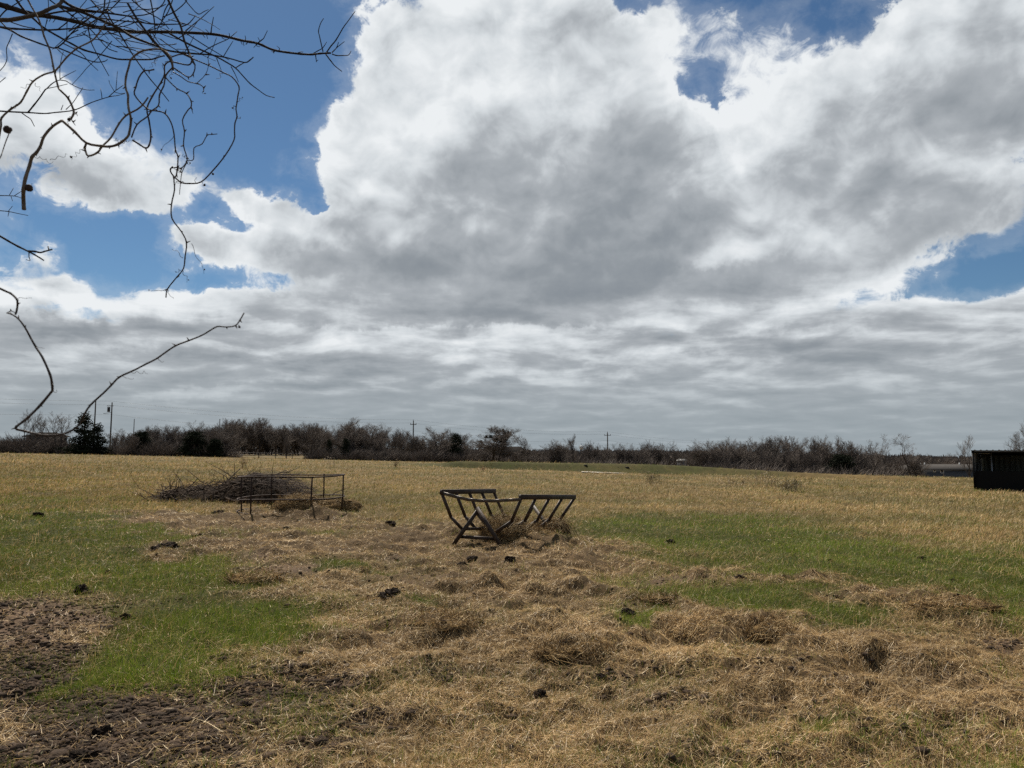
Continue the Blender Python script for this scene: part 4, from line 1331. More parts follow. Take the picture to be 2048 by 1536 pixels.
row(1230, 1400, 16, [(1230, 890), (1280, 884), (1400, 894)], 146, L6, G6, ['vase1', 'vase2', 'open1', 'open2'])
L7, G7 = 'bare tree in the dense row left of the tall leaning tree', 'bare trees of the right hand row'
row(1415, 1700, 13, [(1415, 872), (1500, 880), (1540, 870), (1610, 872), (1700, 880)], 124, L7, G7, ANY + ['open1'])
row(1440, 1700, 22, [(1500, 892), (1700, 892)], 116, L7, G7, ['vase1', 'vase2', 'open1'])
L8, G8 = 'bare tree in the thinning row between the leaning trees and the black shed', 'bare trees near the black shed'
row(1700, 1830, 24, [(1700, 896), (1800, 896), (1880, 908)], 122, L8, G8, ['vase1', 'vase2', 'open1', 'open2', 'round1'])
row(1880, 1945, 22, [(1880, 910), (1945, 912)], 190, L8, G8, ['round1', 'vase1'])
# undergrowth along the field edge
row(0, 150, 13, [(0, 866), (150, 872)], 118, 'reddish bare thicket at the field edge left of the tall cedar', 'thickets left of the tall cedar', fn=shrub, jd=3)
row(215, 470, 14, [(215, 892), (300, 880), (470, 885)], 122, 'bare thicket at the field edge between tall cedar and fenced pasture', 'thickets right of the tall cedar', fn=shrub, jd=3)
row(630, 960, 15, [(630, 893), (960, 897)], 127, 'bare thicket at the field edge between gate and big spreading tree', 'thickets in the middle', fn=shrub, jd=3)
row(960, 1420, 24, [(960, 905), (1420, 915)], 134, 'low bare thicket along the bank behind the pond', 'thickets behind the pond', fn=shrub, jd=6)
row(1400, 1795, 17, [(1400, 914), (1700, 924), (1815, 934)], 111, 'bare thicket at the foot of the right hand trees', 'thickets under the right hand trees', fn=shrub, jd=4)

# far-off woods on the valley's other side: one mass
g = np.random.default_rng(90)
P, Q, ra, rb = [], [], [], []
for i in range(26000):
    d = g.choice([330., 520., 800.]) + g.uniform(-40, 60)
    px = g.uniform(-500, 2500)
    x = (px - 1024) / F * d
    zb = T1(x, d)
    row_top = float(np.interp(px, [-500, 900, 1050, 1420, 1950, 2500], [899, 899, 902, 904, 916, 921])) + 3.5 * (float(fbm(np.float64(px * .02), np.float64(d), 3, 3)) - .5) + 1.2 * g.normal()
    zt = CAM_H + (HORIZON - row_top) / F * d
    if zt < zb + 1: zt = zb + 1 + g.random()
    a = np.array([x, d, zb - .3 + (zt - zb) * g.uniform(0, .5)]); b = np.array([x + g.normal(0, 1.2), d, zt + g.normal(0, .5)])
    P.append(a); Q.append(b); ra.append(d * .0011); rb.append(d * .0004)
V, q, _ = prisms(P, Q, ra, rb, 3)
tag(mesh_obj('distant_woods', V, q, m_twig), 'far-off bare woods along the horizon', 'woods', kind='stuff')

# --- utility poles and their wires
m_pole = pm('grey_pole_wood', (.075, .062, .052), .9, .35, 4., 0, 0, 40., (.05, .04, .034), .15)
m_dark = pm('dark_fittings', (.05, .05, .052), .5, .2, 4., .3)
POLE = {}


def pole(key, px, top, d, lab, arm=0., trafo=False, r=.14, turn=0.):
    x = (px - 1024) / F * d
    zb = T1(x, d); zt = CAM_H + (HORIZON - top) / F * d
    rt = thing('utility_pole', lab, 'utility pole', (x, d, zb), turn)
    h = zt - zb
    mb = MB(); mb.tube([(0, 0, -.4), (0, 0, h * .5), (0, 0, h)], [r, r * .9, r * .7], 8); mb.build('pole', m_pole, rt, True)
    if arm:
        mb = MB(); mb.box((-arm, -.16, h - .95), (arm, -.06, h - .80)); mb.build('crossarm', m_pole, rt)
        for ax in (-arm + .1, arm - .1):
            mb = MB(); mb.tube([(ax, -.11, h - .80), (ax, -.11, h - .5)], [.07, .05], 6); mb.build('insulator', m_dark, rt, True)
        mb = MB(); mb.tube([(0, 0, h), (0, 0, h + .3)], [.06, .05], 6); mb.build('insulator', m_dark, rt, True)
    if trafo:
        mb = MB(); mb.tube([(-.55, -.1, h - 1.9), (-.55, -.1, h - 1.85), (-.55, -.1, h - .95), (-.55, -.1, h - .9)], [.2, .26, .26, .2], 10); mb.build('transformer', m_dark, rt, True)
        mb = MB(); mb.box((-1.0, -.05, h - .75), (.3, .05, h - .64)); mb.build('crossarm', m_pole, rt)
        mb = MB(); mb.bar((-1.6, 0, h - 2.2), (-.05, 0, h - 2.0), .08, .08); mb.build('lamp_arm', m_dark, rt)
    POLE[key] = Vector((x, d, zt))
    return rt


pole('a', 190, 802, 126, 'plain wooden pole rising right behind the tall pointed cedar')
pole('b', 223, 805, 140, 'wooden pole with a transformer and bracket right of the tall cedar', 0, True, .15)
pole('c', 269, 838, 170, 'thin plain pole in the brush right of the transformer pole', r=.11)
pole('d', 440, 838, 165, 'plain pole sticking up above the trees left of the fenced pasture', r=.12)
pole('e', 698, 843, 150, 'plain dark pole in front of the highest broad bare tree', r=.13)
pole('f', 827, 842, 172, 'wooden pole with a crossarm in the middle left of the tree line', .75, False, .17)
pole('g', 1214.5, 865, 214, 'wooden pole with a crossarm standing free right of centre', 1.0, False, .2)
pole('h', 1480, 885, 290, 'distant pole with a crossarm among the right hand trees', .9, False, .19)
pole('i', 1364, 900, 250, 'short distant pole left of the small right hand evergreen bush', r=.15)
m_wire = pm('dark_cable', (.05, .05, .05), .6)


def wire(a, b, sag, lab, r=.013):
    pts = [a.lerp(b, t) - Vector((0, 0, sag * 4 * t * (1 - t))) for t in np.linspace(0, 1, 14)]
    mb = MB(); mb.tube(pts, r, 4)
    tag(mb.build('power_line', m_wire, None), lab, 'power line')


lft = Vector((-150, 118, 13.6))
for (a, b, nm) in ((lft, POLE['b'], 'from the left edge to the transformer pole'), (POLE['b'], POLE['f'], 'between the transformer pole and the middle crossarm pole'), (POLE['f'], POLE['g'], 'between the two crossarm poles'), (POLE['g'], POLE['h'], 'from the free standing crossarm pole to the distant one')):
    wire(a + Vector((0, 0, .25)), b + Vector((0, 0, .25)), 1.0, 'top wire ' + nm)
    wire(a + Vector((-.6, 0, -.5)), b + Vector((-.6, 0, -.5)), 1.0, 'second wire ' + nm)
    wire(a + Vector((0, 0, -2.4)), b + Vector((0, 0, -2.4)), 1.3, 'lowest wire ' + nm)

# --- wire fence and metal gate along the far edge of the field
FX = [(-30, 118), (130, 119), (340, 120), (480, 121), (520, 122), (652, 124)]
FN = thing('wire_fence', 'long wire fence on thin posts along the left far edge of the field', 'fence')
fp = []
for (pa, da), (pb, db) in zip(FX[:-1], FX[1:]):
    A_, B_ = Vector(((pa - 1024) / F * da, da, 0)), Vector(((pb - 1024) / F * db, db, 0))
    m_ = max(int((B_ - A_).length / 2.6), 1)
    fp += [A_.lerp(B_, t / m_) for t in range(m_)]
for i, p in enumerate(fp):
    zb = T1(p.x, p.y); hh = 1.25 + .15 * RT.uniform(-1, 1); r_ = .06 if i % 3 else .09
    mb = MB(); mb.tube([(p.x, p.y, zb - .2), (p.x + RT.uniform(-.06, .06), p.y, zb + hh)], [r_, r_ * .8], 5); mb.build('post', m_pole, FN)
for hh in (.35, .7, 1.05):
    mb = MB(); mb.tube([(p.x, p.y, T1(p.x, p.y) + hh) for p in fp], .012, 3); mb.build('wire', m_wire, FN)
FN2 = thing('wire_fence', 'wire fence on thin posts between the metal gate and the big spreading tree', 'fence')
fp = []
for i in range(26):
    px = 706 + i * 13; d = 124.5 + .2 * i
    x = (px - 1024) / F * d; fp.append((x, d)); zb = T1(x, d)
    mb = MB(); mb.tube([(x, d, zb - .2), (x + RT.uniform(-.05, .05), d, zb + 1.25)], [.06, .05], 5); mb.build('post', m_pole, FN2)
for hh in (.45, .95):
    mb = MB(); mb.tube([(x, y, T1(x, y) + hh) for x, y in fp], .012, 3); mb.build('wire', m_wire, FN2)
GT = thing('farm_gate', 'dark five rail metal farm gate in front of the cedars', 'gate')
m_gate = pm('gate_steel', (.10, .10, .095), .4, .2, 5., .4)
d = 124.; xa, xb = (657 - 1024) / F * d, (699 - 1024) / F * d; zb = T1((xa + xb) / 2, d)
for hh in (.25, .45, .65, .9, 1.2):
    mb = MB(); mb.tube([(xa, d, zb + hh), (xb, d, zb + hh)], .035, 6); mb.build('rail', m_gate, GT, True)
for t in (0, .33, .66, 1):
    mb = MB(); xx = xa + (xb - xa) * t; mb.tube([(xx, d - .03, zb - (.2 if t in (0, 1) else -.2)), (xx, d - .03, zb + (1.4 if t in (0, 1) else 1.2))], .05 if t in (0, 1) else .03, 6); mb.build('post' if t in (0, 1) else 'upright', m_gate, GT, True)

# --- houses and sheds far behind
m_shingle = pm('grey_shingles', (.095, .088, .082), .95, .3, 3., 0, .2, 30., (.075, .07, .066), .05)
m_slate = pm('slate_siding', (.075, .085, .10), .7, .2, 2.)
m_white = pm('white_trim', (.75, .75, .73), .6, .1, 2.)
m_palemetal = pm('pale_metal', (.34, .34, .33), .6, .2, 2.)
m_glass = pm('window_glass', (.03, .035, .04), .08, .1, 2., 0, 0, 1, None, .6)
m_roofdk = pm('dark_roof', (.016, .014, .013), .95, .3, 2., 0, 0, 1., None, .05)


def house(name, lab, cat, px0, px1, base, eave, ridge, d, dep, mw, mr, wins=(), hip=.12, over=.5):
    xa, xb = (px0 - 1024) / F * d, (px1 - 1024) / F * d
    z = lambda py: CAM_H + (HORIZON - py) / F * d
    rt = thing(name, lab, cat, ((xa + xb) / 2, d, z(base)))
    w = (xb - xa) / 2; he = z(eave) - z(base); hr = z(ridge) - z(base)
    mb = MB(); mb.box((-w + over, 0, -1.2), (w - over, dep, he)); mb.build('wall', mw, rt)
    mb = MB(); ri = w * (1 - hip * 2)
    lo = [(-w, -over, he), (w, -over, he), (w, dep + over, he), (-w, dep + over, he)]
    hi = [(-ri, dep / 2, hr), (ri, dep / 2, hr)]
    b = 0; mb.v = [*lo, *hi, *[(p[0], p[1], p[2] - .18) for p in lo]]
    mb.q = [(0, 1, 5, 4), (2, 3, 4, 5), (0, 6, 7, 1), (1, 7, 8, 2), (2, 8, 9, 3), (3, 9, 6, 0), (9, 8, 7, 6)]; mb.t = [(1, 2, 5), (3, 0, 4)]
    mb.build('roof', mr, rt)
    for (wp, wy0, wy1, ww) in wins:
        x = (wp - 1024) / F * d - (xa + xb) / 2; z0, z1 = z(wy1) - z(base), z(wy0) - z(base)
        mb = MB(); t_ = .14
        for lo_, hi_ in (((x - ww / 2, -.06, z0), (x + ww / 2, .02, z0 + t_)), ((x - ww / 2, -.06, z1 - t_), (x + ww / 2, .02, z1)), ((x - ww / 2, -.06, z0 + t_), (x - ww / 2 + t_, .02, z1 - t_)), ((x + ww / 2 - t_, -.06, z0 + t_), (x + ww / 2, .02, z1 - t_))): mb.box(lo_, hi_)
        wo_ = mb.build('window', m_white, rt)
        mb = MB(); mb.box((x - ww / 2 + t_, -.03, z0 + t_), (x + ww / 2 - t_, -.01, z1 - t_)); pn = mb.build('pane', m_glass, wo_)
    return rt


HR = house('ranch_house', 'long low slate blue house with grey roof and white windows left of the shed', 'house', 1820, 1990, 957, 938, 929, 150, 8, m_slate, m_shingle,
           [(1833, 938, 945, .75), (1863, 938, 944, .5), (1878, 938, 946, .75)], .06)
for px in (1856, 1864, 1935):
    x = (px - 1024) / F * 150 - HR.location.x
    mb = MB(); mb.tube([(x, 3.6, 2.6), (x, 3.6, 3.3)], .12, 8); mb.build('roof_vent', m_white, HR, True)
house('farmhouse', 'dark roofed building hidden in the brush at far left', 'house', 50, 94, 905, 872, 864, 150, 8, m_roofdk, m_roofdk, (), .1)
house('barn', 'dark hip roofed building behind the big spreading tree', 'barn', 952, 1062, 930, 908, 893, 175, 9, m_roofdk, m_roofdk, (), .18)
house('farm_shed', 'little white roofed shed among the short trees right of centre', 'shed', 1358, 1373, 930, 921, 918, 230, 5, m_slate, m_palemetal, (), .02, .2)
house('farm_shed', 'tiny pale shed behind the right hand row of trees', 'shed', 1473, 1483, 934, 926, 923, 240, 4, m_white, m_white, (), .02, .2)
# white water tower far away
d = 700.; x = (1162 - 1024) / F * d; zt = CAM_H + (HORIZON - 891) / F * d
WT = thing('water_tower', 'tiny white water tower far off between the bushy bare trees', 'water tower', (x, d, T1(x, d)))
hh = zt - T1(x, d)
mb = MB(); mb.tube([(0, 0, 0), (0, 0, hh - 3.5)], [.7, .6], 10); mb.build('column', m_white, WT, True)
mb = MB(); mb.tube([(0, 0, hh - 4), (0, 0, hh - 3.2), (0, 0, hh - 1.6), (0, 0, hh - .4), (0, 0, hh)], [.6, 1.6, 1.9, 1.3, .2], 14); mb.build('tank', m_white, WT, True)

# pale gravel mounds seen under the trees
m_gravel = pm('pale_gravel', (.42, .38, .32), .95, .25, 2., 0, .5, 8.)
for (px, py, w_, h_, lab) in ((771, 916, 3.6, 1.5, 'pale gravel heap under the trees left of the middle crossarm pole'), (706, 919, 2.4, .7, 'low pale gravel heap just right of the metal gate'), (818, 923, 2.6, .8, 'low pale gravel heap at the foot of the middle crossarm pole')):
    d = 136.; x = (px - 1024) / F * d
    V, qd = [], []
    for j in range(7):
        for i in range(20):
            a = 2 * math.pi * i / 20; rr = 1 - j / 6
            V.append((x + w_ * rr * math.cos(a) * (.5 + .2 * float(vnoise(np.float64(math.cos(a) * 2), np.float64(math.sin(a) * 2 + px), 4))), d + w_ * .5 * rr * math.sin(a), T1(x, d) - .1 + h_ * (1 - rr) ** .8))
    for j in range(6):
        for i in range(20): qd.append((j * 20 + i, j * 20 + (i + 1) % 20, (j + 1) * 20 + (i + 1) % 20, (j + 1) * 20 + i))
    tag(mesh_obj('gravel_heap', np.array(V), qd, m_gravel, None, True), lab, 'gravel heap')

# --- pond, a pale strip laid just above the ground, tubs on the bank
V, qd = [], []
m_strip = pm('pale_strip', (.50, .47, .42), .8, .12, 2., 0, .3, 8.)
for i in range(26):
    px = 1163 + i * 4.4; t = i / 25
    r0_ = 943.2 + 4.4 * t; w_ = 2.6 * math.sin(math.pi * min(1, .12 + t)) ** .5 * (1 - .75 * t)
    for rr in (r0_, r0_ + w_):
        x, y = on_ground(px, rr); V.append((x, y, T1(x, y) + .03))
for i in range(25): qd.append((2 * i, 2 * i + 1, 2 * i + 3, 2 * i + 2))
tag(mesh_obj('pond_strip', np.array(V), qd, m_strip), kind='structure')
wx0, wy0 = on_ground(1165, 945); 
V = []
z_w = -.66
for (x, y) in ((2, 50), (12, 49), (14, 54), (14, 60), (2, 58)): V.append((x, y, z_w))
tag(mesh_obj('pond_water', np.array(V), None, m_water, None, False, None, [(0, 1, 2), (0, 2, 3), (0, 3, 4)]), kind='structure')
m_rubber = pm('black_rubber', (.012, .012, .012), .6, .2, 5.)
for (px, py, w_, lab) in ((1171, 929, .26, 'round black rubber tub on the bank left of the free standing pole'), (1254, 933, .30, 'flat black rubber tub on the bank right of the free standing pole')):
    x, y = on_ground(px, py + 2)
    w_ *= .65
    z = T1(x, y) - .06
    mb = MB(); mb.tube([(x, y, z - .03), (x, y, z + .05), (x, y, z + .12), (x, y, z + .125), (x, y, z + .05)], [w_ * .85, w_ * .9, w_, w_ * .92, w_ * .8], 18)
    tag(mb.build('rubber_tub', m_rubber, None, True), lab, 'tub')

# --- tall dry weeds standing in the pasture
g = np.random.default_rng(61)
m_weed = blade_mat('dry_weed_stems', .2, .04)
for (px, py, n_, hgt, wd, colr, lab) in ((1308, 966, 26, .55, .42, (.10, .075, .05), 'tuft of bare upright weed stems in front of the pond'), (1583, 985, 60, .50, .55, (.12, .10, .055), 'bushy dry weed right of the pale seed heads'),
        (1535, 975, 46, .75, 1.1, (.36, .28, .18), 'pale feathery weeds at the end of the pond bank'), (1465, 975, 30, .42, .9, (.30, .23, .14), 'low pale weeds left of the feathery ones'),
        (486, 938, 20, .62, .16, (.24, .16, .08), 'narrow tan weed behind the round pipe feeder'), (792, 936, 20, .5, .18, (.24, .16, .08), 'short tan weed in the pasture left of the middle'), (478, 924, 16, .8, .9, (.5, .42, .32), 'whitish weed heads at the left far edge of the pasture'), (660, 935, 16, .7, .8, (.5, .42, .32), 'whitish weed heads below the metal gate'),
        (968, 942, 22, .3, .4, (.30, .18, .09), 'rusty weed below the big spreading tree')):
    x, y = on_ground(px, py); P, Q, ra, rb, cc = [], [], [], [], []
    for i in range(n_):
        p = np.array([x + g.normal(0, wd * .45), y + g.normal(0, wd * .45), 0.]); p[2] = H1(p[0], p[1]) - .02
        L = hgt * g.uniform(.5, 1.2); dd = np.array([g.normal(0, .22), g.normal(0, .22), 1.])
        for s in range(3):
            q = p + dd / np.linalg.norm(dd) * L / 3
            P.append(p); Q.append(q); ra.append(.006); rb.append(.004); cc.append(np.array(colr) * g.uniform(.6, 1.3)); p = q; dd = dd + g.normal(0, .18, 3)
            if s:
                for _ in range(2):
                    e_ = q + np.array([g.normal(0, .07), g.normal(0, .07), g.uniform(.0, .1)]); P.append(q); Q.append(e_); ra.append(.005); rb.append(.006); cc.append(np.array(colr) * g.uniform(.8, 1.6))
    V, q, C = prisms(P, Q, ra, rb, 3, cc)
    tag(mesh_obj('dry_weed', V, q, m_weed, None, False, C), lab, 'weed')
# ------------------------------------------------------------------ the overhanging tree and the thorny vines hanging from it, close to the camera
m_limb = pm('dark_limb_bark', (.050, .040, .036), .85, .4, 30., 0, .5, 120., (.028, .023, .021), .2)
m_limb2 = pm('grey_limb_bark', (.115, .095, .080), .85, .35, 25., 0, .5, 120., (.07, .058, .05), .2)
m_vine = pm('tan_vine_bark', (.190, .150, .110), .7, .4, 18., 0, .3, 120., (.10, .075, .055), .25)
m_vined = pm('dark_vine_bark', (.085, .062, .050), .7, .4, 18., 0, .3, 120., (.05, .036, .03), .25)
m_tendril = pm('brown_tendril', (.075, .052, .04), .7, .4, 18., 0, 0, 120., (.045, .03, .024), .2)
RB = random.Random(3)


def path3(pts, d0, d1=None, wob=.0):
    """a drawn line of the photograph set out in space at its own distance, drifting from d0 to d1 metres"""
    d1 = d0 if d1 is None else d1
    n_ = len(pts)
    return [at_depth(px, py, d0 + (d1 - d0) * i / max(n_ - 1, 1) + RB.uniform(-wob, wob)) for i, (px, py) in enumerate(pts)]


def smooth_path(P, k=4):
    """Catmull-Rom through the points"""
    out = []
    n_ = len(P)
    for i in range(n_ - 1):
        a, b_, c_, d_ = P[max(i - 1, 0)], P[i], P[i + 1], P[min(i + 2, n_ - 1)]
        for s in range(k):
            t = s / k
            out.append(.5 * ((2 * b_) + (c_ - a) * t + (2 * a - 5 * b_ + 4 * c_ - d_) * t * t + (3 * b_ - a - 3 * c_ + d_) * t ** 3))
    out.append(P[-1])
    return out


def stick(name, pts, w0, w1, depth, mat, parent, d1=None, k=3, wob=.02, sides=7, knots=True):
    """w0, w1: thickness in pixels of the photograph at that distance"""
    P = smooth_path(path3(pts, depth, d1, wob), k)
    n_ = len(P)
    rad = []
    for i in range(n_):
        dd = P[i].y
        r_ = .5 * (w0 + (w1 - w0) * i / (n_ - 1)) * dd / F
        if knots: r_ *= 1 + .22 * RB.random() * (1 if i % 3 == 0 else .3)
        rad.append(max(r_, .0004))
    mb = MB(); mb.tube(P, rad, sides)
    return mb.build(name, mat, parent, True)


# --- the tree: its trunk stands left of the view
TREE = thing('overhanging_tree', 'dark bare tree limbs with thin twigs reaching in from the upper left corner', 'tree', (0, 0, 0))
tx, ty = -5.4, 3.6
zt0 = T1(tx, ty)
mb = MB(); mb.tube([(tx, ty, zt0 - .3), (tx + .05, ty, zt0 + 1.2), (tx + .15, ty + .05, zt0 + 2.6), (tx + .1, ty + .1, zt0 + 4.2), (tx + .3, ty + .2, zt0 + 6.)], [.24, .19, .16, .12, .06], 14)
mb.build('trunk', m_limb2, TREE, True)


def from_trunk(name, zfrac, pts, w0, w1, depth, mat, **kw):
    """limb that starts on the trunk and runs on along a drawn line"""
    P = path3(pts, depth, kw.get('d1'), .02)
    st = Vector((tx + .12, ty + .05, zt0 + zfrac))
    ex = P[0] + (P[0] - P[1]).normalized() * .25
    Pp = smooth_path([st, st.lerp(ex, .33) + Vector((0, 0, .1)), st.lerp(ex, .7) + Vector((0, 0, .08)), ex] + P, 4)
    n_ = len(Pp); rad = []
    for i in range(n_):
        f = i / (n_ - 1)
        r_ = .5 * (w0 + (w1 - w0) * max(0, (f - .15) / .85)) * Pp[i].y / F * (1 + max(0, .3 - f) * 2.2)
        rad.append(r_ * (1 + .25 * RB.random() * (i % 3 == 0)))
    mb = MB(); mb.tube(Pp, rad, 8)
    return mb.build(name, mat, TREE, True)


LA = [(-4, 8), (25, 17), (59, 27), (82, 31), (111, 35), (146, 42), (168, 48), (198, 55), (234, 60), (271, 64), (300, 64), (332, 64), (368, 65), (422, 68), (452, 73), (484, 81), (516, 87), (547, 100), (584, 106), (619, 109), (640, 107), (662, 106)]
from_trunk('limb', 3.4, LA, 9.0, 3.4, 3.9, m_limb, d1=4.5)
LBp = [(-6, 40), (22, 39.5), (61, 32), (82, 26), (103, 16), (117, 10), (126, -2), (136, -30)]
from_trunk('limb', 3.0, LBp, 9.5, 6.0, 3.3, m_limb2, d1=3.4)
from_trunk('limb', 2.8, [(-4, 53), (22, 57), (59, 59), (95, 60), (132, 58), (154, 56), (176, 49), (196, 36), (214, 18), (222, -10)], 5.0, 1.6, 3.8, m_limb)
from_trunk('limb', 2.7, [(-4, 53), (18, 59), (41, 72), (66, 82), (94, 92), (111, 96), (126, 86), (132, 79), (146, 63), (161, 50), (180, 36), (196, 20)], 4.6, 1.4, 3.7, m_limb)
from_trunk('limb', 2.35, [(-4, 222), (30, 224), (56, 225), (88, 227), (110, 225), (149, 220), (183, 205), (217, 194), (235, 191), (250, 187)], 4.0, 1.0, 4.2, m_limb, d1=4.4)
from_trunk('limb', 2.0, [(-4, 470), (29, 489), (57, 503), (72, 511), (88, 521)], 5.5, 2.6, 2.9, m_limb)
# a limb above the view carries the twigs that come in from the top edge
from_trunk('limb', 4.2, [(-200, -120), (0, -90), (150, -75), (300, -60), (420, -55), (520, -50)], 10., 3., 3.9, m_limb, d1=4.2)

